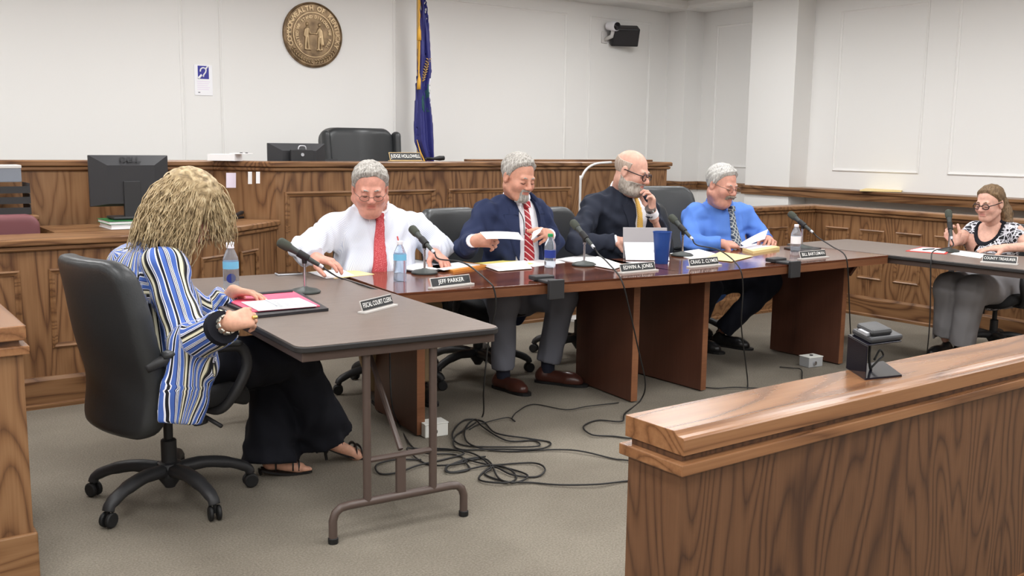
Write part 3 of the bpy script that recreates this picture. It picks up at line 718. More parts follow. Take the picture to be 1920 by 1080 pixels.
f1 = mth(nt, 'FRACT', mth(nt, 'ADD', mth(nt, 'MULTIPLY', s_.outputs[0], 30), mth(nt, 'MULTIPLY', s_.outputs[2], 30)))
f2 = mth(nt, 'FRACT', mth(nt, 'SUBTRACT', mth(nt, 'MULTIPLY', s_.outputs[0], 34), mth(nt, 'MULTIPLY', s_.outputs[2], 24)))
f = mth(nt, 'MAXIMUM', f1, f2); nt.links.new(ramp(nt, f, [(0, srgb(58, 70, 92)), (.6, srgb(96, 108, 116)), (.86, srgb(204, 206, 200))], 'CONSTANT'), b.inputs['Base Color'])
m = M['pattern_top'] = mat('black_white_scribble_top', srgb(30, 30, 36), .8); nt, b = nodes(m)
def vor(sc, rot):
    tc = nt.nodes.new('ShaderNodeTexCoord'); mp = nt.nodes.new('ShaderNodeMapping'); mp.inputs['Rotation'].default_value = rot; mp.inputs['Scale'].default_value = sc
    nt.links.new(tc.outputs['Object'], mp.inputs[0]); v_ = nt.nodes.new('ShaderNodeTexVoronoi'); v_.feature = 'DISTANCE_TO_EDGE'; v_.inputs['Scale'].default_value = 1
    nt.links.new(mp.outputs[0], v_.inputs['Vector']); return v_.outputs['Distance']
f = mth(nt, 'MINIMUM', vor((20, 26, 30), (.3, .5, .2)), vor((30, 18, 24), (1.0, .2, .8)))
nt.links.new(ramp(nt, f, [(0, srgb(214, 214, 222)), (.05, srgb(214, 214, 222)), (.075, srgb(30, 30, 36))]), b.inputs['Base Color'])
M['shoe_brown'] = mat('brown_shoe', srgb(78, 44, 36), .3, spec=.5); M['shoe_black'] = mat('black_shoe', srgb(28, 27, 28), .35, spec=.5)
M['sock'] = mat('dark_sock', srgb(34, 36, 50), .9)
M['frame_dark'] = mat('dark_spectacle_frame', srgb(40, 26, 26), .3); M['frame_metal'] = mat('thin_metal_frame', srgb(120, 100, 90), .3, metal=.7)
M['watch'] = mat('watch_steel', srgb(170, 170, 172), .25, metal=.9)
HL = {  # hairline height as a function of front-back position in the head frame
 'full': ([-.13, -.09, -.05, -.015, .005, .02, .045, .06, .075, .12], [-.085, -.08, -.05, -.01, -.012, .03, .062, .082, .092, .10]),
 'low': ([-.13, -.09, -.05, -.015, .005, .02, .05, .07, .09, .12], [-.085, -.08, -.05, -.01, -.012, .03, .066, .074, .08, .09]),
 'bald': ([-.13, -.09, -.05, -.015, .005, .02, .05, .12], [-.07, -.07, -.05, -.01, -.015, .03, .3, .3])}
def person(name, label, org):
    p = thing(name, label, 'person', org); return p
def head(P, c, fwd, up, s, neckb, skin, hair=None, hstyle='full', beard=None, beardm=None, fat=0.0, brow='hair_grey', nr=.058, eyes=True, hairt=.011):
    """head in its own frame: x to the right of the face, y forward, z up. returns world verts/faces and frame"""
    c = np.array(c, float); f = nrm(fwd); r = nrm(np.cross(f, up)); u = np.cross(r, f); R = np.stack([r, f, u], 1)
    toL = lambda p: (R.T@(np.array(p)-c))/s; toW = lambda V: c+(V*s)@R.T
    g = G((-.105, -.135, -.21), (.105, .15, .145), .0032)
    g.ell((0, -.014, .036), (.077, .098, .084), .02); g.ell((0, .028, -.03), (.062+fat*.5, .068, .084), .03)
    g.ell((0, .066, -.094), (.028+fat*.4, .026, .022), .03)
    for q in (-1, 1):
        g.cap((q*(.055+fat), -.005, -.055), (q*.022, .058, -.096), .021+fat*.5, .018, .03)
        g.ell((q*.042, .06, -.03), (.024+fat*.4, .03, .026), .025)
    D0 = g.D.copy()
    g.cap((-.036, .083, .020), (.036, .083, .020), .011, .011, .016)
    nb = toL(neckb); g.cap((0, -.025, -.06), nb, nr, nr*1.08+fat*.4, .03)
    if fat: g.ell((0, .035, -.115), (.05, .045, .026+fat*.3), .03)
    for q in (-1, 1):
        g.ell((q*.032, .103, .001), (.019, .016, .012), .012, 's')
        g.ell((q*.032, .080, -.001), (.0165, .0145, .0125), .004)
        g.ell((q*(.080+fat*.2), -.008, -.004), (.010, .021, .034), .006, R=None); g.ell((q*(.092+fat*.2), -.002, -.002), (.008, .011, .018), .006, 's')
    g.cap((0, .094, .012), (0, .116, -.026), .0075, .0125, .012)
    for q in (-1, 1): g.ell((q*.0125, .104, -.031), (.009, .012, .008), .008)
    D1 = g.D.copy()
    g.cap((-.019, .088, -.0555), (.019, .088, -.0555), .0065, .0065, .008); g.cap((-.016, .089, -.067), (.016, .089, -.067), .0075, .0075, .008)
    g.ell((0, .098, -.0612), (.024, .012, .0016), .003, 's')
    V, F = g.mesh(); W = toW(V)
    lip = np.exp(-((V[:,2]+.061)/.010)**2)*np.exp(-(V[:,0]/.021)**4)*(V[:,1] > .075)*.75
    lip += .30*np.exp(-(((np.abs(V[:,0])-.045)/.018)**2+((V[:,2]+.028)/.02)**2))*(V[:,1] > .03)+.3*np.exp(-((V[:,0]/.014)**2+((V[:,2]+.026)/.016)**2))*(V[:,1] > .09)
    X, Y, Z = g.xyz()
    nz = .5*np.sin(170*X+40*Z+3*np.sin(60*Y))+.5*np.sin(140*Y-120*Z+2*np.sin(70*X))
    if hair:
        hx, hz = HL[hstyle]; hl = np.interp(g.ax[1], hx, hz)[None, :, None]
        side = np.clip((np.abs(X)-.045)/.03, 0, 1); hl2 = hl+(1-side)*0
        if hstyle == 'bald':
            dh = np.maximum(D0-.0035, np.maximum(hl2-Z, Z-.055-.3*np.clip(-Y-.05, 0, 1)))
        else:
            th = hairt*(1+.5*np.clip(Z/.08, 0, 1))*np.clip((Z-hl2)/.028+.12, .12, 1)
            dh = np.maximum(D0-th+.0028*nz, (hl2-Z-.004*np.sin(90*X))*.8)
        sdf_obj('hair', (lambda VF: (toW(VF[0]), VF[1]))(g.mesh(dh.astype(np.float32))), hair, P)
    if beard:
        if beard == 'goatee':
            reg = np.maximum(np.maximum(Z+.040, np.abs(X)-.031), .05-Y)
            lipx = np.sqrt((X/.022)**2+((Z+.062)/.0085)**2)-1; reg = np.maximum(reg, -lipx*.01)
            th = .0035+.007*np.exp(-((Z+.10)/.02)**2)
        elif beard == 'full':
            reg = np.maximum(np.maximum(Z+.042+.25*np.clip(.05-Y, 0, .1)-.9*np.clip(.02-Y, 0, .04), -.02-Y), -.13-Z)
            lipx = np.sqrt((X/.022)**2+((Z+.062)/.0085)**2)-1; reg = np.maximum(reg, -lipx*.01); th = .003+.009*np.exp(-((Z+.10)/.025)**2)
        else:
            reg = np.maximum(np.maximum(np.abs(Z+.046+.35*np.abs(X))-.0115, np.abs(X)-.036), .05-Y); th = .011
        dh = np.maximum(D1-th+.0015*nz, reg)
        sdf_obj('beard' if beard != 'moustache' else 'moustache', (lambda VF: (toW(VF[0]), VF[1]))(g.mesh(dh.astype(np.float32))), beardm, P)
    if eyes:
        for q in (-1, 1):
            MB().tube([toW(np.array(p)) for p in [(q*.014, .094, .021), (q*.03, .0945, .027), (q*.047, .084, .020)]], [.003*s, .0042*s, .0025*s], 6).build('eyebrow', brow, P, smooth=True)
            MB().tube([toW(np.array(p)) for p in [(q*.018, .0915, -.004), (q*.026, .0948, -.0075), (q*.034, .0947, -.008), (q*.0465, .0865, -.004)]], .0016*s, 5).build('eyelashes', 'frame_dark', P, smooth=True)
    return W, F, lip, toW, R
def glasses(P, toW, s, mt, rx=.026, rz=.019, y=.107, z=-.002, rr=.0016, lens=True):
    mb = MB(); gl = []
    for q in (-1, 1):
        ring = [toW(np.array((q*.033+rx*math.cos(a)*(1 if abs(math.cos(a)) < .8 else .97), y-.004*abs(math.cos(a)), z+rz*math.sin(a)))) for a in np.linspace(0, 2*math.pi, 22)]
        mb.tube(ring, rr*s, 5); mb.tube([toW(np.array(p)) for p in [(q*.058, y-.006, z+.006), (q*.078, .06, z+.008), (q*.086, -.005, z+.012), (q*.084, -.02, z+.0)]], rr*s, 5)
    mb.tube([toW(np.array(p)) for p in [(-.008, y, z+.004), (0, y+.004, z+.007), (.008, y, z+.004)]], rr*s, 5)
    o = mb.build('glasses', mt, P, smooth=True)
    return o
def hand_caps(g, w_, d, n, t, s=1.0, curl=(.5, .6, .7, .8), thumb=.4, spread=.12, k=.012, pinch=0.0):
    """w_: wrist, d: finger direction, n: back of the hand, t: thumb side"""
    w_ = np.array(w_, float); d = nrm(d); n = nrm(np.array(n)-d*np.dot(n, d)); t0 = np.cross(n, d); t = t0 if np.dot(t0, t) > 0 else -t0
    offs = [(.030, .086), (.010, .092), (-.010, .088), (-.028, .078)]; L = [.070, .079, .073, .056]; rr = [.0098, .0102, .0096, .0085]
    for i, (o, l) in enumerate(offs):
        kn = w_+s*(d*l+t*o); g.cap(w_+s*(t*o*.6+d*.012), kn, s*.0165, s*.0125, .016)
        ang = curl[i]*.8; q = kn; sp = t*(spread*(1.5-i))
        for j, (fl, ca) in enumerate(((.45, .75), (.30, 1.0), (.25, .8))):
            dd = nrm(d*math.cos(ang)-n*math.sin(ang)+sp*(1 if j == 0 else .4)); e = q+dd*L[i]*fl*s
            g.cap(q, e, s*rr[i]*(1-.08*j), s*rr[i]*(.92-.10*j), .004); q = e; ang += curl[i]*ca
    b0 = w_+s*(d*.022+t*.024-n*.004); td = nrm(d*.62+t*.78-n*(.25+thumb)); b1 = b0+td*.045*s; td2 = nrm(d*.9+t*(.35-thumb*.5)-n*(.2+thumb*.8)); b2 = b1+td2*.033*s; b3 = b2+nrm(td2+d*.2-n*.2*thumb)*.028*s
    g.cap(b0, b1, s*.0165, s*.0125, .012); g.cap(b1, b2, s*.0115, s*.0105, .005); g.cap(b2, b3, s*.0102, s*.0085, .004)
def hand(w_, d, n, t, el, s=1.0, bare=.06, h=.0036, ru=.036, rw=.026, **kw):
    w_ = np.array(w_, float); el = np.array(el, float); ad = nrm(el-w_); far = w_+ad*bare
    lo = np.minimum(np.minimum(w_, far), w_+nrm(d)*.2*s)-.10*s; hi = np.maximum(np.maximum(w_, far), w_+nrm(d)*.2*s)+.10*s
    g = G(lo, hi, h); hand_caps(g, w_, d, n, t, s, **kw)
    L = np.linalg.norm(el-w_); g.cap(w_+nrm(d)*.01, far, rw*s, (rw+(ru-rw)*min(1, bare/L))*s, .02)
    return g.mesh()
def join_body(P, pieces, skin, lips=None):
    Vs, Fs, o, lp = [], [], 0, []
    for i, (V, F) in enumerate(pieces):
        Vs.append(V); Fs.append(F+o); o += len(V); lp.append(lips[i] if lips and lips[i] is not None else np.zeros(len(V)))
    V = np.concatenate(Vs)-np.array(P['_org']); me = npmesh('body', V, np.concatenate(Fs)); attr(me, 'lip', np.concatenate(lp))
    return finish('body', me, skin, P, True)
def under_body(J, tf, sc=1.0):
    """torso, arms and legs below the clothes, one surface"""
    pts = [np.array(v) for v in J.values()]; lo = np.min(pts, 0)-.2; hi = np.max(pts, 0)+.2; g = G(lo, hi, .016); Q = (tf, 1.5)
    g.cap(J['pel'], J['chest'], .11*sc, .12*sc, .05, Q=Q); g.cap(J['chest'], J['neck'], .10*sc, .05*sc, .05, Q=Q)
    for s in 'RL':
        sh = J['sh'+s]+.05*nrm(J['neck']-J['sh'+s])-np.array([0, 0, .045])
        g.cap(J['neck']-np.array([0, 0, .06]), sh, .035, .036, .04); g.cap(sh, J['el'+s], .034, .026, .02); g.cap(J['el'+s], J['wr'+s], .026, .02, .015)
        g.cap(J['pel'], J['hip'+s], .08, .075, .05); g.cap(J['hip'+s], J['kn'+s], .065, .045, .03); g.cap(J['kn'+s], J['an'+s], .042, .03, .03)
    return g.mesh()
def arc_u(V, prims, ref=(0, 0, 1)):
    """distance round the limb a vertex belongs to, for stripes that run along limbs"""
    best = np.full(len(V), 9e9); U = np.zeros(len(V))
    for a, b, ra, rb in prims:
        ab = b-a; t = np.clip(((V-a)@ab)/(ab@ab+1e-9), 0, 1); p = V-a-t[:, None]*ab; dist = np.linalg.norm(p, axis=1)-(ra+(rb-ra)*t)
        ax = nrm(ab); e1 = nrm(np.cross(ax, (.31, .9, .2))); e2 = np.cross(ax, e1); ang = np.arctan2(p@e2, p@e1)
        u = ang*max(ra, rb); m_ = dist < best; U[m_] = u[m_]; best[m_] = dist[m_]
    return U
def torso(g, J, tf, rw, rc, q=1.35, belly=None, sl=(.072, .060, .056, .044), k=.05, dr=0.0, shr=.058, arms=True):
    Q = (tf, q); up = np.array([0, 0, 1.])
    g.cap(J['pel'], J['chest'], rw+dr, rc+dr, k, Q=Q); g.cap(J['chest'], J['neck']-.06*up, rc+dr, .07+dr, k, Q=Q)
    if belly is not None: g.ell(belly[0], np.array(belly[1])+dr, k)
    cb = [J['neck']*.42+J['sh'+s]*.58-.105*up for s in 'RL']; g.cap(cb[0], cb[1], .10+dr, .10+dr, k, Q=(tf, 1.12))
    for s in ('RL' if arms else ''):
        sh = J['sh'+s]-.022*up+.025*nrm(J['neck']-J['sh'+s])
        g.cap(J['neck']-.012*up, sh, shr*.72+dr, shr+dr, .06); g.cap(sh, cb['RL'.index(s)], sl[0]*.9+dr, sl[0]+dr, .05)
        g.cap(sh, J['el'+s], sl[0]+dr, sl[1]+dr, .035); g.cap(J['el'+s], J['wr'+s], sl[2]+dr, sl[3]+dr, .025)
    return g
def jgrid(J, keys, m_, h):
    pts = np.array([J[k] for k in keys]); return G(pts.min(0)-m_, pts.max(0)+m_, h)
UPK = ('pel', 'chest', 'neck', 'shR', 'shL', 'elR', 'elL', 'wrR', 'wrL')
def cut_sleeve(D, g, w_, el, off):
    """ends the sleeve cleanly at the cuff"""
    d = nrm(w_-el); X, Y, Z = g.xyz(); c = w_+d*off
    pl = (X-c[0])*d[0]+(Y-c[1])*d[1]+(Z-c[2])*d[2]
    near = ((X-w_[0])**2+(Y-w_[1])**2+(Z-w_[2])**2) < .12**2
    return np.where(near, np.maximum(D, pl), D)
def tcoord(g, o, tf):
    X, Y, Z = g.xyz(); r = np.array([tf[1], -tf[0], 0]); x = X-o[0]; y = Y-o[1]
    return x*r[0]+y*r[1]+0*Z, x*tf[0]+y*tf[1]+0*Z, Z-o[2]+0*X
def collar(P, g, nb, nd, r, tf, mt, h=.036, gap=.02, leaf=.055):
    nd = nrm(nd); X, Y, Z = g.xyz(); x, y, z = X-nb[0], Y-nb[1], Z-nb[2]
    t = x*nd[0]+y*nd[1]+z*nd[2]; q = np.sqrt(np.maximum(x*x+y*y+z*z-t*t, 0))
    tx, ty, tz = tcoord(g, nb, tf)
    D = np.maximum(np.abs(q-r-.15*np.maximum(-t, 0))-.0065, np.abs(t-.004)-h*.5)
    D = np.where((ty > 0) & (np.abs(tx) < gap), np.maximum(D, gap-np.abs(tx)), D)
    g2 = G(g.lo, g.lo+g.h*(g.n-1), g.h); g2.D = D.astype(np.float32)[:g2.n[0], :g2.n[1], :g2.n[2]]
    rr = np.array([tf[1], -tf[0], 0]); f3 = np.array([*tf[:2], 0])
    for s in (-1, 1):
        a = np.array(nb)+f3*r*.92+rr*s*gap*.9-np.array([0, 0, .0]); b = np.array(nb)+f3*(r+.028)+rr*s*(gap+.032)-np.array([0, 0, leaf])
        g2.cap(a, b, .017, .006, .006, Q=(nrm(f3+np.array([0, 0, .5])), 2.6))
    return sdf_obj('collar', g2.mesh(), mt, P)
def neck_axis(hc, fwd, up, s, J, t=.045):
    """point on the neck just above its base, and the neck's direction"""
    f = nrm(fwd); r = nrm(np.cross(f, up)); u = np.cross(r, f); top = np.array(hc)+s*(-.025*f-.06*u); nb = J['neck']-np.array([0, 0, .03]); d = nrm(top-nb)
    return nb+d*t, d
def trousers(P, J, mt, rad=(.105, .10, .078, .062), hipw=.13, tf=(0, -1, 0), h=.011, wob=.004, seed=1):
    g = jgrid(J, ('pel', 'hipR', 'hipL', 'knR', 'knL', 'anR', 'anL'), .2, h)
    g.cap(J['hipR'], J['hipL'], hipw, hipw, .05); g.cap(J['pel'], J['pel']+np.array([0, 0, .08]), hipw*.95, hipw*.9, .05)
    for s in 'RL':
        g.cap(J['hip'+s], J['kn'+s], rad[0], rad[2]+.012, .03); g.cap(J['kn'+s], J['an'+s], rad[2], rad[3], .03)
    g.wob(wob, 55, seed)
    X, Y, Z = g.xyz()
    for s in 'RL':
        a = J['an'+s]; near = ((X-a[0])**2+(Y-a[1])**2+(Z-a[2])**2) < .2**2; d = nrm(a-J['kn'+s]); pl = (X-a[0])*d[0]+(Y-a[1])*d[1]+(Z-a[2])*d[2]
        g.D = np.where(near, np.maximum(g.D, pl), g.D)
    return sdf_obj('trousers', g.mesh(), mt, P)
def shoe(P, an, toe, mt, s=1.0):
    """an: ankle joint above the heel; toe: tip on the floor"""
    an = np.array(an, float); toe = np.array(toe, float); d = nrm((toe-an)*np.array([1, 1, 0])); heel = np.array([an[0], an[1], toe[2]])-d*.045*s
    lo = np.minimum(np.minimum(an, toe), heel)-.09; hi = np.maximum(np.maximum(an, toe), heel)+.09; lo[2] = min(lo[2], toe[2]-.02)
    g = G(lo, hi, .006); z = lambda p, h_: np.array([p[0], p[1], toe[2]+h_])
    g.cap(z(heel, .045), z(heel+d*.02, .075), .036*s, .034*s, .02); g.cap(z(heel+d*.02, .045), z(toe-d*.07, .036), .040*s, .044*s, .025); g.cap(z(toe-d*.09, .034), z(toe-d*.035, .028), .045*s, .036*s, .02)
    X, Y, Z = g.xyz(); g.D = np.maximum(g.D, toe[2]+.012-Z+0*X)
    o = sdf_obj('shoe', g.mesh(), mt, P)
    mb = MB(); lat = np.array([-d[1], d[0], 0]); L = np.linalg.norm((toe-heel)[:2]); out = []
    for t, w_ in ((-.03, .0), (-.02, .024), (.02, .036), (.10, .036), (.17, .046), (.22, .045), (.25, .034), (.27, .014)):
        out.append((t*L/.235-.008, w_*s))
    pts = [heel+d*t+lat*w_ for t, w_ in out]+[heel+d*t-lat*w_ for t, w_ in out[::-1]]
    mb.prism([(p[0], p[1]) for p in pts], toe[2], toe[2]+.016); mb.build('sole', 'rubber', o)
    return o
def legs_default(J, tf, hipoff=.095, kneez=.50, reach=.42, spread=.13, foot=(.04)):
    r = np.array([tf[1], -tf[0], 0]); f3 = np.array([tf[0], tf[1], 0]); p = J['pel']
    for s, q in (('R', 1), ('L', -1)):
        J['hip'+s] = p+r*q*hipoff+f3*.04; 
        if 'kn'+s not in J: J['kn'+s] = p+r*q*spread+f3*reach; J['kn'+s][2] = kneez
        if 'an'+s not in J: J['an'+s] = J['kn'+s]*np.array([1, 1, 0])+f3*foot+np.array([0, 0, .10])
    return J
def lapel(P, g, D, o, tf, xin, s, cloth):
    """crisp lapel sheet lying on the jacket front; xin(z): edge of the opening"""
    r3 = np.array([tf[1], -tf[0], 0.]); f3 = np.array([tf[0], tf[1], 0.])
    def surf(x, z):
        for y in np.arange(.30, -.12, -.004):
            p = o+r3*x+f3*y+np.array([0, 0, z]); i = np.round((p-g.lo)/g.h).astype(int)
            if (i < 0).any() or (i >= g.n).any(): continue
            d = D[i[0], i[1], i[2]]
            if d < .004: return p+f3*(.004+min(max(d, -.006), .004))
        return o+r3*x+np.array([0, 0, z])
    zs = [.012, -.03, -.07, -.098, -.099, -.13, -.17, -.22, -.27, -.32, -.37]; ws = [.030, .040, .046, .05, .078, .076, .068, .056, .042, .026, .006]
    mb = MB(); rows = [[surf(xin(z)+s*w_*k/4, z)+f3*(.008*math.sin(math.pi*min(1, .25+k*.2))) for k in range(5)] for z, w_ in zip(zs, ws)]
    vs = [p for r in rows for p in r]; n = len(vs); vs = vs+[p-f3*.006 for p in vs]; fs = []
    I = lambda i, j: i*5+j; m_ = len(zs)
    for i in range(m_-1):
        for j in range(4): fs.append((I(i,j), I(i+1,j), I(i+1,j+1), I(i,j+1))); fs.append(tuple(q+n for q in (I(i,j+1), I(i+1,j+1), I(i+1,j), I(i,j))))
    ring = [I(i,0) for i in range(m_)]+[I(m_-1,j) for j in range(1,5)]+[I(i,4) for i in range(m_-2,-1,-1)]+[I(0,j) for j in range(3,0,-1)]
    for k in range(len(ring)): a, b = ring[k], ring[(k+1)%len(ring)]; fs.append((a, a+n, b+n, b))
    mb.add(vs, fs); return mb.build('lapel', cloth, P, smooth='auto')
def tie(P, g, Dsh, o, tf, x0, x1, ztop, zbot, mt, w0=.017, w1=.040, th=.010):
    tx, ty, tz = tcoord(g, o, tf); f = np.clip((ztop-tz)/(ztop-zbot), 0, 1); xc = x0+(x1-x0)*f; hw = w0+(w1-w0)*f
    D = np.maximum(np.maximum(Dsh-th, np.abs(tx-xc)-hw), np.maximum(np.maximum(tz-ztop, zbot-tz), .0-ty))
    return sdf_obj('tie', g.mesh(D.astype(np.float32)), mt, P)
M['hair_grey'] = hair_mat('grey_hair', srgb(112, 108, 102), srgb(158, 154, 148), srgb(196, 192, 186))
M['hair_silver'] = hair_mat('silver_hair', srgb(128, 126, 124), srgb(176, 174, 170), srgb(208, 206, 202))
M['hair_stubble'] = hair_mat('white_stubble', srgb(136, 126, 116), srgb(166, 156, 146), srgb(192, 184, 174))
M['hair_dkgrey'] = hair_mat('dark_grey_hair', srgb(92, 82, 74), srgb(126, 114, 102), srgb(160, 150, 138))
M['hair_buzz'] = hair_mat('buzzed_grey_hair', srgb(150, 130, 116), srgb(174, 156, 142), srgb(192, 178, 166))
M['hair_brown'] = hair_mat('brown_hair', srgb(74, 58, 42), srgb(108, 86, 62), srgb(140, 114, 84))
M['hair_blonde'] = hair_mat('blonde_hair', srgb(112, 94, 68), srgb(170, 148, 112), srgb(204, 186, 152), (40, 40, 40))
M['skin_a'] = skin_mat('skin_a', srgb(204, 146, 128), srgb(186, 104, 96)); M['skin_b'] = skin_mat('skin_b', srgb(196, 142, 120), srgb(178, 106, 94))
M['skin_c'] = skin_mat('skin_c', srgb(208, 160, 142), srgb(190, 116, 106)); M['skin_d'] = skin_mat('skin_d', srgb(200, 146, 128), srgb(182, 108, 98))
M['skin_t'] = skin_mat('skin_t', srgb(212, 166, 148), srgb(190, 112, 104)); M['skin_w'] = skin_mat('skin_w', srgb(206, 156, 132), srgb(186, 106, 98))
Z3 = np.array([0, 0, 1.])
def up_(J, chest_dz=.17, lean=.0, tf=(0, -1), pelz=.50, pelback=.05):
    f3 = np.array([tf[0], tf[1], 0.]); J['chest'] = J['neck']-Z3*chest_dz-f3*.0
    p = J['neck']-f3*(pelback+lean); p = np.array([p[0], p[1], pelz]); J['pel'] = p; return J
# ---- A: white shirt, red tie
tf = nrm((-.25, -1, 0))
J = dict(neck=at(702, 393, Y=4.95), shR=at(622, 425, Y=5.0), shL=at(780, 422, Y=4.93), elR=at(572, 470, Y=4.86), wrR=at(590, 484, Y=4.70), elL=at(826, 466, Y=4.86), wrL=at(812, 474, Y=4.72))
J['wrR'][2] = max(J['wrR'][2], .79); J['wrL'][2] = max(J['wrL'][2], .785)
up_(J, .19, .05, tf); J['knR'] = J['pel']+tf*.42-np.array([-tf[1], tf[0], 0])*.0+np.array([-.16, 0, .02]); J['knL'] = J['pel']+tf*.36+np.array([.24, 0, .02])
J['anL'] = np.array([2.83, 4.72, .11]); J['anR'] = np.array([2.56, 4.74, .11]); legs_default(J, tf)
P = person('person', 'man in white striped dress shirt and red tie, reaching over papers at the left', (J['pel'][0], J['pel'][1], 0))
g = jgrid(J, UPK, .24, .0085); torso(g, J, tf, .265, .225, 1.45, (J['neck']-Z3*.36+tf*.05, (.235, .19, .21)), sl=(.085, .075, .07, .05), shr=.066)
g.wob(.009, 62, 3); ga = jgrid(J, UPK, .24, .0085); torso(ga, J, tf, .265, .225, 1.45, (J['neck']-Z3*.36+tf*.05, (.235, .19, .21)), arms=False); D = cut_sleeve(cut_sleeve(g.D, g, J['wrR'], J['elR'], .0), g, J['wrL'], J['elL'], .0); Dsh = ga.D.copy()
V, F = g.mesh(D); sh = sdf_obj('shirt', (V, F), 'pinstripe', P); attr(sh.data, 'u', arc_u(V, g.prims))
hc = at(694, 353, Y=4.84); HA = .99
W, F, lip, toW, R = head(P, hc, (-.40, -.88, -.34), (0, 0, 1), HA*1.12, J['neck']-Z3*.03, 'skin_a', 'hair_grey', 'full', fat=.012, brow='hair_grey', nr=.068)
glasses(P, toW, 1.1, 'frame_metal', .025, .014, z=-.009, y=.112)
hR = hand(J['wrR'], (.5, -.75, -.12), (.1, -.1, 1), (-.3, -.6, 0), J['elR'], 1.12, .05, curl=(.35, .4, .45, .5), ru=.05)
hL = hand(J['wrL'], (.15, -.85, -.35), (.2, -.3, 1), (-1, -.2, 0), J['elL'], 1.12, .05, curl=(.5, .55, .6, .6), ru=.05)
join_body(P, [(W, F), under_body(J, tf, 1.15), hR, hL], 'skin_a', [lip, None, None, None])
ca, cdir = neck_axis(hc, (-.40, -.88, -.34), (0, 0, 1), HA*1.12, J); collar(P, g, ca, cdir, .091, tf, 'shirt_white', .05, .02, .065)
tie(P, g, Dsh, J['neck'], tf, -.004, .045, -.028, -.40, 'tie_red', .02, .046, .019)
MB().obox(J['neck']+tf*.118-Z3*.03+np.array([tf[1], -tf[0], 0])*-.002, np.array([tf[1], -tf[0], 0])*.022, tf*.015, Z3*.02-tf*.004).build('tie_knot', 'tie_red', P, bevel=.006)
trousers(P, J, 'khaki', (.12, .1, .085, .068), .16, tf)
for s in 'RL': shoe(P, J['an'+s]-Z3*.02, np.array([J['an'+s][0]-.05, J['an'+s][1]-.19, 0]), 'shoe_black')
pen = MB().tube([at(747, 452, Y=4.76), at(745, 443, Y=4.765)], .004, 6).build('pocket_pen', 'cap_red', P, smooth='auto')
# ---- suits
def suit(P, J, tf, cloth, shirtm, tiem, open_w=(.055, .085), tie_x=(0, .02), belly=None, tz=(-.05, -.45), lap=True, seed=5, rw=.205, rc=.20, sl=(.072, .064, .061, .05), nr=.078, cols=None, nd=None, vbot=-.46):
    g = jgrid(J, UPK, .22, .0078); torso(g, J, tf, rw-.014, rc-.014, 1.52, belly, arms=False, dr=-.006); g.wob(.002, 50, seed); Dsh = g.D.copy()
    X, Y, Z = g.xyz(); tx, ty, tz_ = tcoord(g, J['neck'], tf)
    sdf_obj('shirt', g.mesh(np.maximum(Dsh, np.maximum(.0-ty, np.abs(tx)-.17)).astype(np.float32)), shirtm, P)
    tie(P, g, Dsh, J['neck'], tf, tie_x[0], tie_x[1], tz[0], tz[1], tiem, .017, .040)
    r3 = np.array([tf[1], -tf[0], 0])
    MB().obox(J['neck']+tf*.10-Z3*.04+r3*tie_x[0], r3*.019, tf*.014, Z3*.021-tf*.004).build('tie_knot', tiem, P, bevel=.006)
    g2 = jgrid(J, UPK, .22, .0078); torso(g2, J, tf, rw, rc, 1.45, None if belly is None else (belly[0], np.array(belly[1])+.014), sl=sl, shr=.066); g2.wob(.0085, 60, seed+1)
    Dj = g2.D.copy(); f = np.clip((-.02-tz_)/(.42), 0, 1.4)
    wv = open_w[0]+(open_w[1]-open_w[0])*f+.0*tz_; xc = tie_x[0]+(tie_x[1]-tie_x[0])*f
    opening = np.maximum(np.maximum(np.abs(tx-xc)-wv, .02-ty), vbot-tz_)
    Dj2 = np.maximum(Dj, -opening)
    for s in 'RL': Dj2 = cut_sleeve(Dj2, g2, J['wr'+s], J['el'+s], .0)
    sdf_obj('jacket', g2.mesh(Dj2.astype(np.float32)), cloth, P)
    g3 = jgrid(J, UPK, .22, .0078); torso(g3, J, tf, rw, rc, 1.45, None if belly is None else (belly[0], np.array(belly[1])+.014), arms=False)
    fz = lambda z: min(max((-.02-z)/.42, 0), 1.4)
    for s in (-1, 1):
        lapel(P, g3, g3.D, J['neck'], tf, lambda z: tie_x[0]+(tie_x[1]-tie_x[0])*fz(z)+s*(open_w[0]+(open_w[1]-open_w[0])*fz(z)-.004), s, cloth)
    # shirt cuffs
    for s in 'RL':
        d = nrm(J['wr'+s]-J['el'+s]); MB().tube([J['wr'+s]-d*.03, J['wr'+s]+d*.014], [.040, .038], 14).build('cuff', shirtm, P, smooth='auto')
    ca, cdir = nd; collar(P, g, ca, cdir, nr, tf, shirtm, .05, .016, .065)
    return g
# ---- B: navy suit, red striped tie
tf = nrm((.0, -1, 0))
J = dict(neck=at(970, 369, Y=4.86), shR=at(904, 396, Y=4.92), shL=at(1016, 398, Y=4.84), elR=at(872, 464, Y=4.80), wrR=at(886, 452, Y=4.60), elL=at(1036, 458, Y=4.76), wrL=at(1030, 441, Y=4.60))
up_(J, .18, .05, tf); J['knR'] = np.array([3.30, 4.60, .53]); J['knL'] = np.array([3.73, 4.58, .53]); J['anR'] = np.array([3.33, 4.63, .13]); J['anL'] = np.array([3.65, 4.61, .13]); legs_default(J, tf)
P = person('person', 'man in navy suit and red striped tie, reading a sheet in both hands', (J['pel'][0], J['pel'][1], 0))
hc = at(972, 332, Y=4.76)
suit(P, J, tf, 'navy', 'shirt_white', 'tie_stripe', (.075, .085), (0, .015), (J['neck']-Z3*.36+tf*.02, (.155, .135, .18)), nd=neck_axis(hc, (.02, -1, -.32), (.04, 0, 1), 1.08, J, .035), nr=.076)
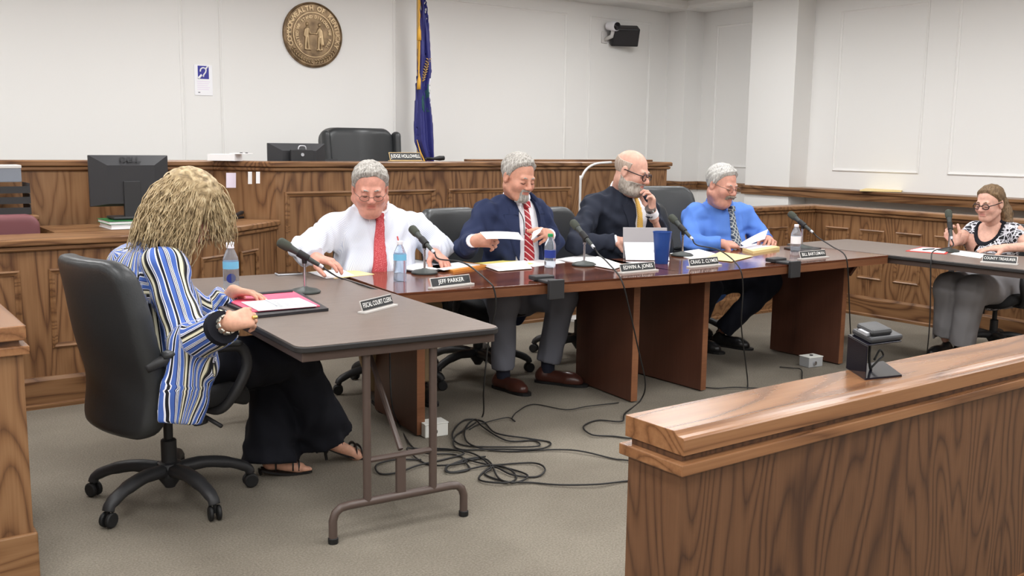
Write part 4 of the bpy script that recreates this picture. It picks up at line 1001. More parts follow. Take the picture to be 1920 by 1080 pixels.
W, F, lip, toW, R = head(P, hc, (.02, -1, -.32), (.04, 0, 1), 1.08, J['neck']-Z3*.03, 'skin_b', 'hair_grey', 'full', 'goatee', 'hair_grey', brow='hair_grey', nr=.06)
hR = hand(J['wrR'], (.8, -.5, .05), (-.3, -.6, .5), (.2, -.5, .8), J['elR'], 1.12, .04, curl=(.7, .8, .9, .9), thumb=.5)
hL = hand(J['wrL'], (-.75, -.45, .12), (.2, -.7, .5), (0, -.4, .9), J['elL'], 1.12, .04, curl=(.6, .7, .8, .9), thumb=.5)
join_body(P, [(W, F), under_body(J, tf), hR, hL], 'skin_b', [lip, None, None, None])
trousers(P, J, 'grey_flannel', (.10, .09, .085, .07), .14, tf)
for s, dx in (('R', .03), ('L', .12)): 
    shoe(P, J['an'+s]-Z3*.03, np.array([J['an'+s][0]+dx, J['an'+s][1]-.19, 0]), 'shoe_brown')
    MB().tube([J['an'+s]+Z3*.03, J['an'+s]-Z3*.06], .042, 12).build('sock', 'sock', P, smooth='auto')
lan = MB().tube(spline([J['neck']+np.array([-.075, -.03, .03]), J['neck']+np.array([-.07, -.10, -.06]), J['neck']+np.array([-.045, -.125, -.13]), J['neck']+np.array([-.06, -.155, -.22])], 5), .0028, 5).build('lanyard', 'rubber', P, smooth=True)
# ---- C: bald man, dark suit, gold tie
tf = nrm((.30, -1, 0))
J = dict(neck=at(1168, 353, Y=4.88), shR=at(1106, 384, Y=4.92), shL=at(1216, 391, Y=4.80), elR=at(1078, 458, Y=4.74), wrR=at(1152, 452, Y=4.60), elL=at(1240, 446, Y=4.68), wrL=at(1222, 398, Y=4.62))
up_(J, .18, .05, tf); legs_default(J, tf)
P = person('person', 'bald bearded man in dark suit and gold tie, hand raised to his mouth', (J['pel'][0], J['pel'][1], 0))
hc = at(1184, 322, Y=4.76)
suit(P, J, tf, 'charcoal', 'shirt_white', 'tie_gold', (.07, .075), (.0, .02), (J['neck']-Z3*.36+tf*.02, (.165, .15, .19)), rw=.215, rc=.21, seed=8, nd=neck_axis(hc, (.36, -.90, -.30), (.05, 0, 1), 1.12, J, .03), nr=.082)
W, F, lip, toW, R = head(P, hc, (.36, -.90, -.30), (.05, 0, 1), 1.12, J['neck']-Z3*.03, 'skin_c', 'hair_buzz', 'bald', 'full', 'hair_stubble', fat=.004, nr=.064, brow='hair_stubble')
glasses(P, toW, 1.12, 'frame_dark', .028, .020, y=.108, rr=.0034)
hR = hand(J['wrR'], (.85, -.5, -.05), (-.1, -.4, .9), (0, -1, .3), J['elR'], 1.12, .05, curl=(.5, .6, .7, .7))
mouth = toW(np.array((.008, .125, -.055))); wl = J['wrL']
hL = hand(wl, nrm(mouth-wl)+np.array([.05, -.25, .25]), (.9, -.4, .25), (-.2, .2, .9), J['elL'], 1.12, .06, curl=(.75, .85, .9, .95), thumb=.3)
join_body(P, [(W, F), under_body(J, tf, 1.05), hR, hL], 'skin_c', [lip, None, None, None])
d = nrm(J['wrL']-J['elL']); MB().tube([J['wrL']+d*.02, J['wrL']+d*.042], .036, 14).build('watch', 'watch', P, smooth='auto')
trousers(P, J, 'dark_trouser', (.11, .1, .085, .07), .15, tf)
for s in 'RL': shoe(P, J['an'+s]-Z3*.02, np.array([J['an'+s][0]+.03, J['an'+s][1]-.19, 0]), 'shoe_black')
# ---- D: blue shirt, plaid tie
tf = nrm((.05, -1, 0))
J = dict(neck=at(1350, 381, Y=4.82), shR=at(1297, 400, Y=4.88), shL=at(1396, 398, Y=4.80), elR=at(1296, 458, Y=4.74), wrR=at(1352, 460, Y=4.58), elL=at(1420, 440, Y=4.70), wrL=at(1440, 450, Y=4.56))
for k in ('wrR', 'wrL'): J[k][2] = max(J[k][2], .785)
up_(J, .18, .06, tf); J['knR'] = np.array([5.02, 4.60, .48]); J['knL'] = np.array([5.62, 4.54, .50]); J['anR'] = np.array([5.15, 4.84, .12]); J['anL'] = np.array([5.42, 4.80, .12]); legs_default(J, tf)
P = person('person', 'grey-haired man in blue shirt and plaid tie, holding papers over an envelope', (J['pel'][0], J['pel'][1], 0))
g = jgrid(J, UPK, .22, .008); TD = (.225, .195, 1.45, (J['neck']-Z3*.34+tf*.03, (.20, .165, .19))); torso(g, J, tf, *TD, sl=(.078, .07, .066, .05), shr=.06); g.wob(.0085, 66, 11)
ga = jgrid(J, UPK, .22, .008); torso(ga, J, tf, *TD, arms=False); Dsh = ga.D.copy(); D = cut_sleeve(cut_sleeve(g.D, g, J['wrR'], J['elR'], .0), g, J['wrL'], J['elL'], .0); sdf_obj('shirt', g.mesh(D), 'blue_shirt', P)
hc = at(1354, 347, Y=4.70)
W, F, lip, toW, R = head(P, hc, (.0, -.98, -.27), (.03, 0, 1), 1.08, J['neck']-Z3*.03, 'skin_d', 'hair_silver', 'full', 'moustache', 'hair_dkgrey', fat=.010, nr=.066, hairt=.013)
glasses(P, toW, 1.15, 'frame_metal', .026, .018, y=.110)
hR = hand(J['wrR'], (.9, -.35, -.08), (-.1, -.35, .95), (.1, -1, .2), J['elR'], 1.15, .05, curl=(.4, .5, .6, .6), ru=.05)
hL = hand(J['wrL'], (-.55, -.7, .05), (.3, -.3, .9), (-.6, -.5, .3), J['elL'], 1.15, .05, curl=(.6, .7, .8, .8), ru=.05)
join_body(P, [(W, F), under_body(J, tf, 1.05), hR, hL], 'skin_d', [lip, None, None, None])
ca, cdir = neck_axis(hc, (.0, -.98, -.27), (.03, 0, 1), 1.08, J); collar(P, g, ca, cdir, .088, tf, 'blue_shirt', .05, .018, .065)
tie(P, g, Dsh, J['neck'], tf, .0, .025, -.03, -.36, 'tie_plaid', .019, .042, .018)
r3 = np.array([tf[1], -tf[0], 0]); MB().obox(J['neck']+tf*.112-Z3*.032, r3*.02, tf*.014, Z3*.02-tf*.004).build('tie_knot', 'tie_plaid', P, bevel=.006)
trousers(P, J, 'dark_trouser', (.11, .1, .09, .07), .15, tf)
shoe(P, J['anR']-Z3*.02, np.array([5.20, 4.62, 0]), 'shoe_black'); shoe(P, J['anL']-Z3*.02, np.array([5.48, 4.60, 0]), 'shoe_black')
# ---- T: woman in the patterned top
tf = nrm((-1, -.06, 0))
J = dict(neck=at(1862, 418, X=6.90), shR=at(1822, 430, X=6.92), shL=at(1906, 434, X=6.92), elR=at(1798, 470, X=6.78), wrR=at(1792, 464, X=6.60), elL=at(1932, 468, X=6.74), wrL=at(1886, 472, X=6.60))
for k in ('wrR', 'wrL'): J[k][2] = max(J[k][2], .79)
for k in ('elR', 'elL'): J[k][2] = max(J[k][2], .80)
up_(J, .16, .03, tf, .47); J['knR'] = np.array([6.42, 3.66, .50]); J['knL'] = np.array([6.40, 3.49, .50]); J['anR'] = np.array([6.52, 3.72, .12]); J['anL'] = np.array([6.48, 3.57, .12]); legs_default(J, tf)
P = person('person', 'woman with tied-back hair and black and white patterned top at the right table', (J['pel'][0], J['pel'][1], 0))
g = jgrid(J, UPK, .2, .008); torso(g, J, tf, .18, .16, 1.35, (J['neck']-Z3*.22+tf*.05, (.12, .155, .11)), sl=(.064, .056, .0, .0), shr=.05); g.wob(.003, 50, 21)
X, Y, Z = g.xyz(); tx, ty, tz = tcoord(g, J['neck'], tf); D = g.D
for s in 'RL':
    mid = J['sh'+s]*.42+J['el'+s]*.58; d = nrm(J['el'+s]-J['sh'+s]); pl = (X-mid[0])*d[0]+(Y-mid[1])*d[1]+(Z-mid[2])*d[2]
    out = (np.abs(tx) > .15) if False else (np.sqrt((X-J['el'+s][0])**2+(Y-J['el'+s][1])**2+(Z-J['el'+s][2])**2) < .16)
    D = np.where(out, np.maximum(D, pl), D); 
    lower = (np.sqrt((X-J['wr'+s][0])**2+(Y-J['wr'+s][1])**2+(Z-J['wr'+s][2])**2) < .14); D = np.where(lower & ~((np.abs(tx) < .17) & (ty < .13)), 1., D)
neckhole = np.maximum(np.sqrt((tx/.085)**2+((tz+.02)/.115)**2)-1, -.02-ty)*.08
sdf_obj('top', g.mesh(np.maximum(D, -neckhole).astype(np.float32)), 'pattern_top', P)
trimD = np.maximum(np.maximum(g.D-.004, neckhole-.016), np.maximum(-neckhole-.004, .0-ty)); sdf_obj('neckline_band', g.mesh(trimD.astype(np.float32)), 'black_cloth', P)
gs = jgrid(J, ('chest', 'neck', 'shR', 'shL'), .12, .009); torso(gs, J, tf, .15, .135, 1.4, (J['neck']-Z3*.20+tf*.03, (.10, .12, .10)), sl=(.03, .03, .0, .0), shr=.046)
hc = at(1856, 381, X=6.80)
W, F, lip, toW, R = head(P, hc, (-.98, .06, -.20), (0, 0, 1), 1.0, J['neck']-Z3*.03, 'skin_t', 'hair_brown', 'full', brow='hair_brown', nr=.05, hairt=.008)
glasses(P, toW, 1.0, 'frame_dark', .027, .017, y=.108, rr=.0036)
g = G(hc-.3, hc+.3, .008)
pt = [toW(np.array(p)) for p in ((.0, -.10, .02), (.01, -.15, -.02), (-.02, -.155, -.10), (-.05, -.13, -.17), (-.06, -.11, -.22))]
for i in range(4): g.cap(pt[i], pt[i+1], (.028, .04, .042, .034, .012)[i], (.028, .04, .042, .034, .012)[i+1], .02)
g.wob(.004, 130, 2); sdf_obj('ponytail', g.mesh(), 'hair_brown', P)
hR = hand(J['wrR'], (-.3, .35, .55), (-.8, .2, .1), (-.3, -.9, .3), J['elR'], 1.02, .30, curl=(1., 1.05, 1.1, 1.1), ru=.04, rw=.026)
hL = hand(J['wrL'], (-.35, .8, -.06), (-.2, -.1, 1), (-.8, -.3, 0), J['elL'], 1.02, .30, curl=(.15, .15, .2, .2), ru=.042, rw=.026)
arms = []
for s in 'RL':
    ga = G(np.minimum(J['sh'+s], J['el'+s])-.1, np.maximum(J['sh'+s], J['el'+s])+.1, .008); ga.cap(J['sh'+s], J['el'+s], .05, .044, .02); arms.append(ga.mesh())
join_body(P, [(W, F), under_body(J, tf, .9), hR, hL, gs.mesh()]+arms, 'skin_t', [lip]+[None]*6)
trousers(P, J, 'grey_trouser_l', (.11, .1, .095, .085), .15, tf)
for s in 'RL': shoe(P, J['an'+s]-Z3*.02, np.array([J['an'+s][0]-.16, J['an'+s][1]+.03, 0]), 'shoe_black', .85)
# ---- W: woman in the striped blouse
tf = nrm((1, .22, 0)); lat = np.array([tf[1], -tf[0], 0])
J = dict(neck=at(330, 462, Y=3.93), shR=at(314, 500, Y=3.77), elR=at(356, 650, Y=3.62), wrR=at(430, 606, Z=.80))
J['shL'] = J['shR']-lat*.33; J['elL'] = at(395, 600, Y=4.15); J['wrL'] = np.array([1.50, 4.10, .80])
J['neck'] = (J['shR']+J['shL'])/2+Z3*.075+tf*.03
J['chest'] = J['neck']-Z3*.19-tf*.0; J['pel'] = np.array([1.15, 3.91, .53])
J['knR'] = at(548, 668, Y=3.88); J['anR'] = at(612, 818, Y=3.93); J['knL'] = at(512, 690, Y=4.02); J['anL'] = np.array([1.60, 3.95, .06]); legs_default(J, tf)
P = person('person', 'blonde woman in blue striped blouse and black flared trousers, writing at the grey table', (J['pel'][0], J['pel'][1], 0))
g = jgrid(J, UPK, .26, .0085)
torso(g, J, tf, .185, .165, 1.25, (J['neck']-Z3*.27+tf*.06, (.13, .13, .13)), sl=(.074, .07, .075, .062), shr=.055)
g.cap(J['elR']+Z3*.0, at(378, 690, Y=3.60), .07, .06, .05)                       # bell sleeve drape
g.cap(at(356, 650, Y=3.60), at(350, 730, Y=3.585), .08, .10, .05, Q=(lat, 2.4)); g.cap(at(350, 730, Y=3.585), at(336, 800, Y=3.57), .10, .088, .04, Q=(lat, 3.2))
g.wob(.007, 48, 31)
X, Y, Z = g.xyz(); zcut = at(330, 797, Y=3.575)[2]; g.D = np.maximum(g.D, (zcut-Z-.25*(X-1.12))*.9+0*Y)
D = cut_sleeve(g.D, g, J['wrR'], J['elR'], -.05); D = cut_sleeve(D, g, J['wrL'], J['elL'], -.02)
V, F = g.mesh(D); o = sdf_obj('blouse', (V, F), 'blouse', P); attr(o.data, 'u', arc_u(V, g.prims))
hc = at(356, 388, Y=3.93); hf = nrm((.88, .20, -.52))
W, F, lip, toW, R = head(P, hc, hf, (0, 0, 1), 1.04, J['neck']-Z3*.02, 'skin_w', 'hair_blonde', 'full', brow='hair_brown', nr=.05, hairt=.02)
glasses(P, toW, 1.04, 'frame_dark', .026, .018, y=.108)
# wavy shoulder-length hair: individual locks
rs = np.random.RandomState(4); mb = MB(); Rh = R
for i in range(3300):
    th = rs.uniform(0, 2*math.pi); cz = rs.uniform(-.15, 1); sz = math.sqrt(1-cz*cz)
    n = np.array([sz*math.cos(th), sz*math.sin(th), cz])
    if n[1] > .55 and n[2] < .55: continue
    p = np.array([0, -.014, .036])+n*np.array([.084, .106, .094]); pw_ = toW(p); nw = Rh@nrm(n)
    L = rs.uniform(.10, .27)*(1.0 if n[2] < .5 else 1.2)*(1.15 if n[1] < .1 else .72); ph = rs.uniform(0, 6.28); am = rs.uniform(.003, .009); fq = rs.uniform(10, 20)
    side = nrm(np.cross(nw, Z3)+1e-4); pts = []; rr = []; q = pw_.copy(); v = nw*.12+np.array([0, 0, -.3])+nrm(np.array([nw[0], nw[1], 0])+1e-3)*.5-tf*.9*(n[1] < .1)+rs.normal(size=3)*.22; vol = 1.0+.22*rs.rand()**1.3; bk = n[1] < .1
    cw_ = toW(np.array([0, -.012, .02])); nst = 11; ds = L/nst
    for k in range(nst+1):
        f_ = k/nst; pts.append(q+side*am*math.sin(fq*f_*L*6+ph)*min(1, 3*f_)+nw*am*.6*math.cos(fq*f_*L*5+ph)*f_); rr.append(.0024*(1-.5*f_)+.0006)
        v = nrm(v*.74+np.array([0, 0, -1])*.32-tf*(.10 if bk else -.03)+rs.normal(size=3)*.045); q = q+v*ds
        l = (Rh.T@(q-toW(np.array([0, -.012, .02]))))/1.04; e = math.sqrt((l[0]/.086)**2+(l[1]/.108)**2+(l[2]/.105)**2)
        if e < vol: q = toW(np.array([0, -.012, .02])+l/e*(vol*.6+e*.4 if e > .9 else vol))
    mb.tube(pts, rr, 4)
mb.build('hair_locks', 'hair_blonde', P, smooth=True)
hR = hand(J['wrR'], (.93, .25, .12), (.05, -.75, .62), (.2, .5, .7), J['elR'], 1.0, .08, curl=(.65, .75, .85, .95), thumb=.6, ru=.036, rw=.024)
hL = hand(J['wrL'], (.8, -.5, -.1), (0, .2, 1), (.3, .8, 0), J['elL'], 1.0, .08, curl=(.3, .35, .4, .4), ru=.036, rw=.024)
# feet in sandals
toeR = at(688, 852, Y=3.95); 
gf = G(np.minimum(J['anR'], toeR)-.1, np.maximum(J['anR'], toeR)+.1, .005); gf.cap(J['anR']+Z3*.05, J['anR']-Z3*.005, .030, .032, .02); gf.cap(J['anR']-Z3*.01-tf*.02, toeR-tf*.06+Z3*.012, .03, .026, .02); gf.cap(toeR-tf*.06+Z3*.012, toeR+Z3*.006, .026, .016, .02, Q=(Z3, 1.4))
footL = np.array([1.74, 3.90, .028]); gl = G(np.minimum(J['anL'], footL)-.1, np.maximum(J['anL'], footL)+.1, .005); gl.cap(J['anL']+Z3*.08, J['anL'], .03, .032, .02); gl.cap(J['anL'], footL-tf*.03, .03, .024, .02)
for q in range(5): gl.cap(footL-tf*.03+lat*(.026-.013*q), footL+tf*(.012-.006*abs(q-1.2))+lat*(.028-.014*q)-Z3*.008, .012, .0085-.0008*q, .008)
join_body(P, [(W, F), under_body(J, tf, .85), hR, hL, gf.mesh(), gl.mesh()], 'skin_w', [lip]+[None]*5)
trousers(P, J, 'black_cloth', (.115, .10, .09, .12), .15, tf, wob=.006, seed=9)
def sandal(heelp, toep, hz, heel):
    d = nrm((toep-heelp)*np.array([1, 1, 0])); l = np.array([-d[1], d[0], 0]); mb = MB()
    slab_grid(8, 4, lambda u, v: heelp+(toep-heelp)*u+Z3*(.012*math.sin(u*math.pi)*-1)+l*(v-.5)*(.055+.022*math.sin(u*2.6)), .010, mb)
    o = mb.build('sandal', 'shoe_black', P, smooth='auto')
    MB().tube([heelp-Z3*.006, heelp-Z3*hz*.5-d*.005, heelp-Z3*hz], [.016, .008, .007], 8).build('heel', 'shoe_black', o, smooth='auto')
    for t, h_ in ((.62, .05), (.74, .045), (.28, .06)):
        c = heelp+(toep-heelp)*t
        MB().tube(spline([c+l*.037, c+l*.034+Z3*h_*.7, c+Z3*h_, c-l*.034+Z3*h_*.7, c-l*.037], 4), .007, 6, flat=.5).build('strap', 'shoe_black', o, smooth=True)
hp = at(612, 838, Y=3.95); sandal(hp, toeR-Z3*.012+tf*.01, .06, True)
sandal(np.array([1.56, 3.96, .035]), np.array([1.765, 3.895, .016]), .03, False)
d = nrm(J['wrR']-J['elR'])
for k in range(5):
    mb = MB(); c = J['wrR']+d*(.0+.0*k)
u1 = nrm(np.cross(d, Z3)); u2 = np.cross(d, u1); mb = MB()
for k in range(10):
    a = 2*math.pi*k/10; c = J['wrR']-d*.018+.033*(math.cos(a)*u1+math.sin(a)*u2); t_ = -math.sin(a)*u1+math.cos(a)*u2; o_ = math.cos(a)*u1+math.sin(a)*u2
    mb.obox(c, d*.012, t_*.0075, o_*.0035)
mb.build('bracelet', 'silver_jewel', P, bevel=.002)
MB().tube([J['wrR']-d*.07, J['wrR']-d*.045], [.064, .062], 16).build('black_cuff', 'black_cloth', P, smooth='auto')
kn = J['wrR']+nrm((.93, .25, .12))*.10; MB().lathe([(0, -.006), (.009, -.006), (.012, 0), (.009, .006), (0, .007)], kn+np.array([.0, -.022, .0]), 10).build('ring', 'gold_jewel', P, smooth=True)
# ------------------------------------------------------------------ things on the tables
def face_cam(c): return nrm(np.array([-c[0], -c[1], 0]))
def mic(label, base, d, rod=.125, lean=0.0):
    base = np.array(base, float); t = thing('desk_microphone', label, 'microphone', tuple(base), 'desk microphones')
    MB().lathe([(.0, 0), (.068, 0), (.072, .004), (.071, .010), (.055, .019), (.02, .026), (.012, .030), (0, .030)], base, 28).build('stand_base', 'mic_metal', t, smooth='auto')
    MB().lathe([(.0065, .028), (.0065, rod), (.009, rod+.002), (.009, rod+.02), (0, rod+.022)], base, 12).build('stand_rod', 'chrome', t, smooth='auto')
    d = nrm(d); pv = base+Z3*(rod+.045); R = np.stack([nrm(np.cross(d, Z3)), np.cross(nrm(np.cross(d, Z3)), d), d], 1)
    MB().tube([base+Z3*(rod+.012), pv-Z3*.008], [.011, .014], 10).build('clip', 'rubber', t, smooth='auto')
    MB().lathe([(.013, -.022), (.0175, -.020), (.0185, .03), (.0175, .034), (.014, .034)], pv, 14, R).build('clip_sleeve', 'rubber', t, smooth='auto')
    b_ = MB().lathe([(.0, -.078), (.0095, -.078), (.0105, -.07), (.013, .02), (.0165, .062), (.019, .078), (.0, .079)], pv, 16, R).build('microphone_body', 'mic_metal', t, smooth='auto')
    MB().lathe([(.0, .074), (.0205, .076), (.0215, .082), (.0235, .088), (.0240, .118), (.022, .130), (.014, .138), (0, .141)], pv, 18, R).build('windscreen', 'mic_foam', b_, smooth='auto')
    MB().lathe([(.0, -.098), (.0085, -.098), (.0095, -.080), (.0095, -.074), (0, -.074)], pv, 12, R).build('connector', 'silver', b_, smooth='auto')
    return pv-d*.097, d
mics = {}
mics['W'] = mic('microphone pointing left on the grey table by the pink folder', at(572, 549, Z=ZT), (-.75, .4, .52))
mics['A'] = mic('microphone behind the first name plate on the brown table', at(796, 513, Z=ZT), (-.1, .85, .5))
mics['B'] = mic('microphone with long cable in front of the navy suit', at(1095, 498, Z=ZT), (-.05, .85, .62))
mics['C'] = mic('microphone beside the blue tumbler', at(1279, 480, Z=ZT), (-.05, .85, .6))
mics['D'] = mic('microphone behind the water bottle at the far end of the brown tables', at(1503, 466, Z=ZT), (-.05, .9, .55))
mics['T'] = mic('microphone on the right grey table facing the patterned top', at(1778, 472, Z=ZT), (.42, .42, .8))
def plate(txt, p1, p2, label, z=ZT, h=.047, mt='plate_rim', size=None, tilt=.35, gold=False):
    a = at(*p1, Z=z); b = at(*p2, Z=z); u = nrm(b-a); L = np.linalg.norm(b-a); n = np.array([u[1], -u[0], 0]); 
    if np.dot(n, face_cam((a+b)/2)) < 0: n = -n
    c = (a+b)/2; t = thing('name_plate', label, 'name plate', tuple(c), 'engraved name plates')
    MB().obox(c+Z3*.004+n*.004, u*(L/2+.006), n*.020, Z3*.004).build('holder_base', mt, t, bevel=.001)
    up = nrm(Z3*math.cos(tilt)-n*math.sin(tilt)); o = np.cross(u, up); o = o if np.dot(o, n) > 0 else -o
    pc_ = c+Z3*.007+up*h/2+n*.006
    MB().obox(pc_-o*.002, u*(L/2), up*(h/2), o*.0018).build('holder_back', mt, t)
    MB().obox(pc_+o*.0014, u*(L/2-.005), up*(h/2-.004), o*.0016).build('plate', 'plate_black', t)
    size = size or h*.5
    me = text_mesh(txt, 1.0, .0, 1.02, bold=.004); w_ = max(v.co.x for v in me.vertices)-min(v.co.x for v in me.vertices)
    sz = min(size*1.25, (L-.02)/w_); sy = min(size*1.25, sz*1.35)
    me.transform(frame4(pc_+o*.0034-np.array(t['_org']), u*sz, up*sy, o)); finish('lettering', me, 'letter_white', t)
    return t
plate('FISCAL COURT CLERK', (678, 588), (736, 573), 'black name plate reading FISCAL COURT CLERK')
plate('JEFF PARKER', (808, 542), (882, 533), 'black name plate reading JEFF PARKER')
plate('EDWIN A. JONES', (1163, 513), (1228, 507), 'black name plate reading EDWIN A. JONES')
plate('CRAIG Z. CLYMER', (1292, 502), (1347, 497), 'black name plate reading CRAIG Z. CLYMER')
plate('BILL BARTLEMAN', (1500, 487), (1548, 482.5), 'black name plate reading BILL BARTLEMAN')
plate('COUNTY TREASURER', (1841, 492), (1907, 497), 'black name plate reading COUNTY TREASURER')
plate('JUDGE HOLLOWELL', (731, 302.5), (790, 302.5), 'gold-rimmed name plate reading JUDGE HOLLOWELL on the bench', z=1.304, h=.062, mt='plate_gold')
def bottle(label, c, H, r, mt, capm, lab=None, water=.8, sport=False):
    c = np.array(c, float); t = thing('water_bottle', label, 'bottle', tuple(c), 'bottles')
    k = H/.20
    MB().lathe([(0, .0), (r*.92, 0), (r, .006), (r, .035*k), (r*.95, .04*k), (r, .045*k), (r, .125*k), (r*.93, .14*k), (r*.62, .165*k), (r*.42, .178*k), (r*.40, .186*k), (0, .186*k)], c, 24).build('bottle_body', mt, t, smooth='auto')
    if lab:
        for (m_, z0, z1) in lab: MB().lathe([(r*1.012, z0*k), (r*1.012, z1*k)], c, 24, closed=False).build('label_wrap', m_, t, smooth=True)
    if sport: MB().lathe([(r*.5, .180*k), (r*.52, .200*k), (r*.45, .204*k), (r*.34, .206*k), (r*.34, .222*k), (r*.38, .226*k), (0, .228*k)], c, 18).build('sport_cap', capm, t, smooth='auto')
    else: MB().lathe([(r*.44, .182*k), (r*.46, .184*k), (r*.46, .198*k), (r*.40, .2*k), (0, .2*k)], c, 18).build('cap', capm, t, smooth='auto')
    return t
bt = bottle('tall clear bottle with white sport cap on the left grey table', at(434, 546, Z=ZT), .225, .036, 'pet', 'cap_white', [('label_blue', .095, .125)], sport=True)
MB().lathe([(.0, 0), (.022, .0), (.022, .0008), (0, .0008)], at(434, 546, Z=ZT)+np.array([-.012, -.033, .065]), 20, np.array([[1, 0, 0], [0, .0, -1.], [0, 1., 0]])).build('round_logo', 'label_navy', bt)
bottle('blue-tinted water bottle beside the JEFF PARKER plate', at(750, 527, Z=ZT), .205, .033, 'pet_blue', 'cap_white', [('label_blue', .105, .135)])
bottle('green-capped water bottle with navy label on the brown table', at(1031, 502, Z=ZT), .195, .033, 'pet', 'cap_green', [('label_navy', .06, .105)])
bottle('white-capped water bottle at the far end of the brown tables', at(1491, 472, Z=ZT), .185, .034, 'pet', 'cap_white', [('paper', .06, .115)])
c = at(1240, 494, Z=ZT); t = thing('blue_tumbler', 'blue plastic tumbler beside the tablet', 'cup', tuple(c))
MB().lathe([(0, 0), (.038, 0), (.040, .003), (.055, .185), (.056, .19), (.0525, .19), (.037, .01), (0, .008)], c, 28).build('cup_body', 'cup_blue', t, smooth='auto')
MB().lathe([(.0535, .186), (.0572, .186), (.0572, .192), (.0535, .192), (.0535, .186)], c, 28, closed=False).build('rim', 'cup_blue', t, smooth='auto')
# tablet with kickstand, back towards the viewer
u = nrm((.807, -.56, 0)); n = np.array([u[1], -u[0], 0]); c = at(1213, 488, Z=ZT)
t = thing('tablet_computer', 'silver tablet propped on its kickstand, back turned to us', 'tablet', tuple(c))
up = nrm(Z3*.95-n*.28)
tb = c-n*.06; hT = .20; o = np.cross(u, up); o = o if np.dot(o, n) > 0 else -o; Lh = .138
MB().obox(tb+up*hT/2, u*Lh, up*hT/2, o*.004).build('tablet_body', 'tablet_shaded', t, bevel=.003)
mid = tb+up*hT*.52+o*.005; ft = c+n*.03+Z3*.003; kd = nrm(ft-mid); kl = np.linalg.norm(ft-mid); ko = np.cross(u, kd); ko = ko if np.dot(ko, n) > 0 else -ko
ks = MB().obox((mid+ft)/2, u*(Lh-.004), kd*kl/2, ko*.0018).build('kickstand', 'silver', t, bevel=.001)
for i in (-1, 1):
    for j in (-1, 1): MB().obox((mid+ft)/2+ko*.002+u*(.055+i*.0065)+kd*(j*.0065), u*.0058, kd*.0058, ko*.0004).build('logo_square', 'ink', ks)
MB().obox(tb+up*hT/2-o*.0045, u*(Lh-.006), up*(hT/2-.006), o*.0004).build('screen', 'screen_glow', t)
MB().obox(c-n*.16+Z3*.004, u*Lh, n*.085, Z3*.003).build('keyboard_cover', 'black_leatherette', t, bevel=.002)
def sheet(name, label, px, mt, cat='paper', z=ZT, th=.0015, lift=0.0, group='loose papers on the tables', sub=None, curl=.0):
    """flat sheet whose corners lie on the table plane; px are four points of the photograph"""
    zz = z+th+lift; q = [at(x, y, Z=zz) for x, y in px]; c = sum(q)/4
    t = tag(slab_grid(6, 6, lambda u, v: (q[0]*(1-u)+q[1]*u)*(1-v)+(q[3]*(1-u)+q[2]*u)*v+Z3*curl*math.sin(3.1*u)*v-c, th).build(name, mt), label, cat, group)
    t.location = c; return t
sheet('manila_folder', 'manila folder with white sheets beside the mobile phone', [(582, 509), (650, 503), (702, 514), (628, 522)], 'manila', 'folder')
sheet('paper_sheet', 'white sheet on the manila folder next to the mobile phone', [(578, 510), (640, 504), (664, 516), (612, 522)], 'paper', lift=.0018)
sheet('open_folder', 'black folder under papers in front of the red tie', [(684, 493), (780, 486), (868, 500), (790, 511)], 'black_leatherette', 'folder', th=.006, lift=.004)
sheet('paper_stack', 'white papers on the black folder in front of the red tie', [(690, 492), (776, 487), (850, 499), (790, 508)], 'paper', th=.005, lift=.0105)
sheet('accordion_folder', 'orange-edged folder to the right of the first brown-table microphone', [(812, 499), (870, 490), (912, 497), (850, 507)], 'orange', 'folder', th=.012, lift=.0)
sheet('paper_stack', 'white sheets on the orange-edged folder', [(800, 499), (862, 491), (900, 496), (832, 506)], 'paper', th=.003, lift=.0125)
sheet('yellow_pad', 'yellow pad under a white sheet before the navy suit', [(878, 494), (955, 487), (1000, 494), (930, 503)], 'yellow_paper', 'pad', th=.004)
sheet('paper_sheet', 'white sheet lying over the yellow pad', [(900, 496), (985, 488), (998, 503), (935, 508)], 'paper', lift=.0042)
sheet('paper_sheet', 'white sheet left of the green-capped bottle', [(960, 490), (1030, 482), (1060, 492), (1000, 500)], 'paper', lift=.0)
sheet('paper_stack', 'white papers right of the green-capped bottle', [(1040, 486), (1098, 477), (1130, 484), (1085, 492)], 'paper', th=.004)
sheet('paper_stack', 'white papers stretching behind the EDWIN A. JONES plate', [(1085, 492), (1120, 480), (1172, 497), (1150, 504)], 'paper', th=.003, lift=.0042)
sheet('paper_stack', 'white papers under the microphone beside the blue tumbler', [(1256, 475), (1310, 467), (1352, 478), (1300, 486)], 'paper', th=.003)
sheet('manila_folder', 'manila sheet behind the CRAIG Z. CLYMER plate', [(1318, 485), (1350, 472), (1412, 480), (1372, 490)], 'manila', 'folder', th=.002, lift=.0033)
sheet('envelope', 'thick yellow envelope in front of the blue shirt', [(1392, 465), (1436, 455), (1462, 463), (1412, 471)], 'manila', 'envelope', th=.018)
sheet('paper_stack', 'white sheets on the thick yellow envelope', [(1386, 463), (1432, 453), (1452, 460), (1408, 467)], 'paper', th=.003, lift=.0185)
sheet('red_folder', 'red folder on the right grey table', [(1698, 470), (1727, 463), (1785, 466), (1774, 476)], 'red_paper', 'folder', th=.004)
sheet('paper_stack', 'white sheets on the red folder', [(1706, 469), (1730, 464), (1782, 466), (1770, 474)], 'paper', th=.003, lift=.0042)
sheet('paper_sheet', 'white sheet under the hand of the patterned top', [(1782, 476), (1800, 470), (1848, 476), (1838, 484)], 'paper', th=.002)
sheet('paper_stack', 'flat black tray behind the white-capped bottle', [(1470, 464), (1500, 458), (1540, 465), (1512, 472)], 'black_leatherette', 'tray', th=.008)
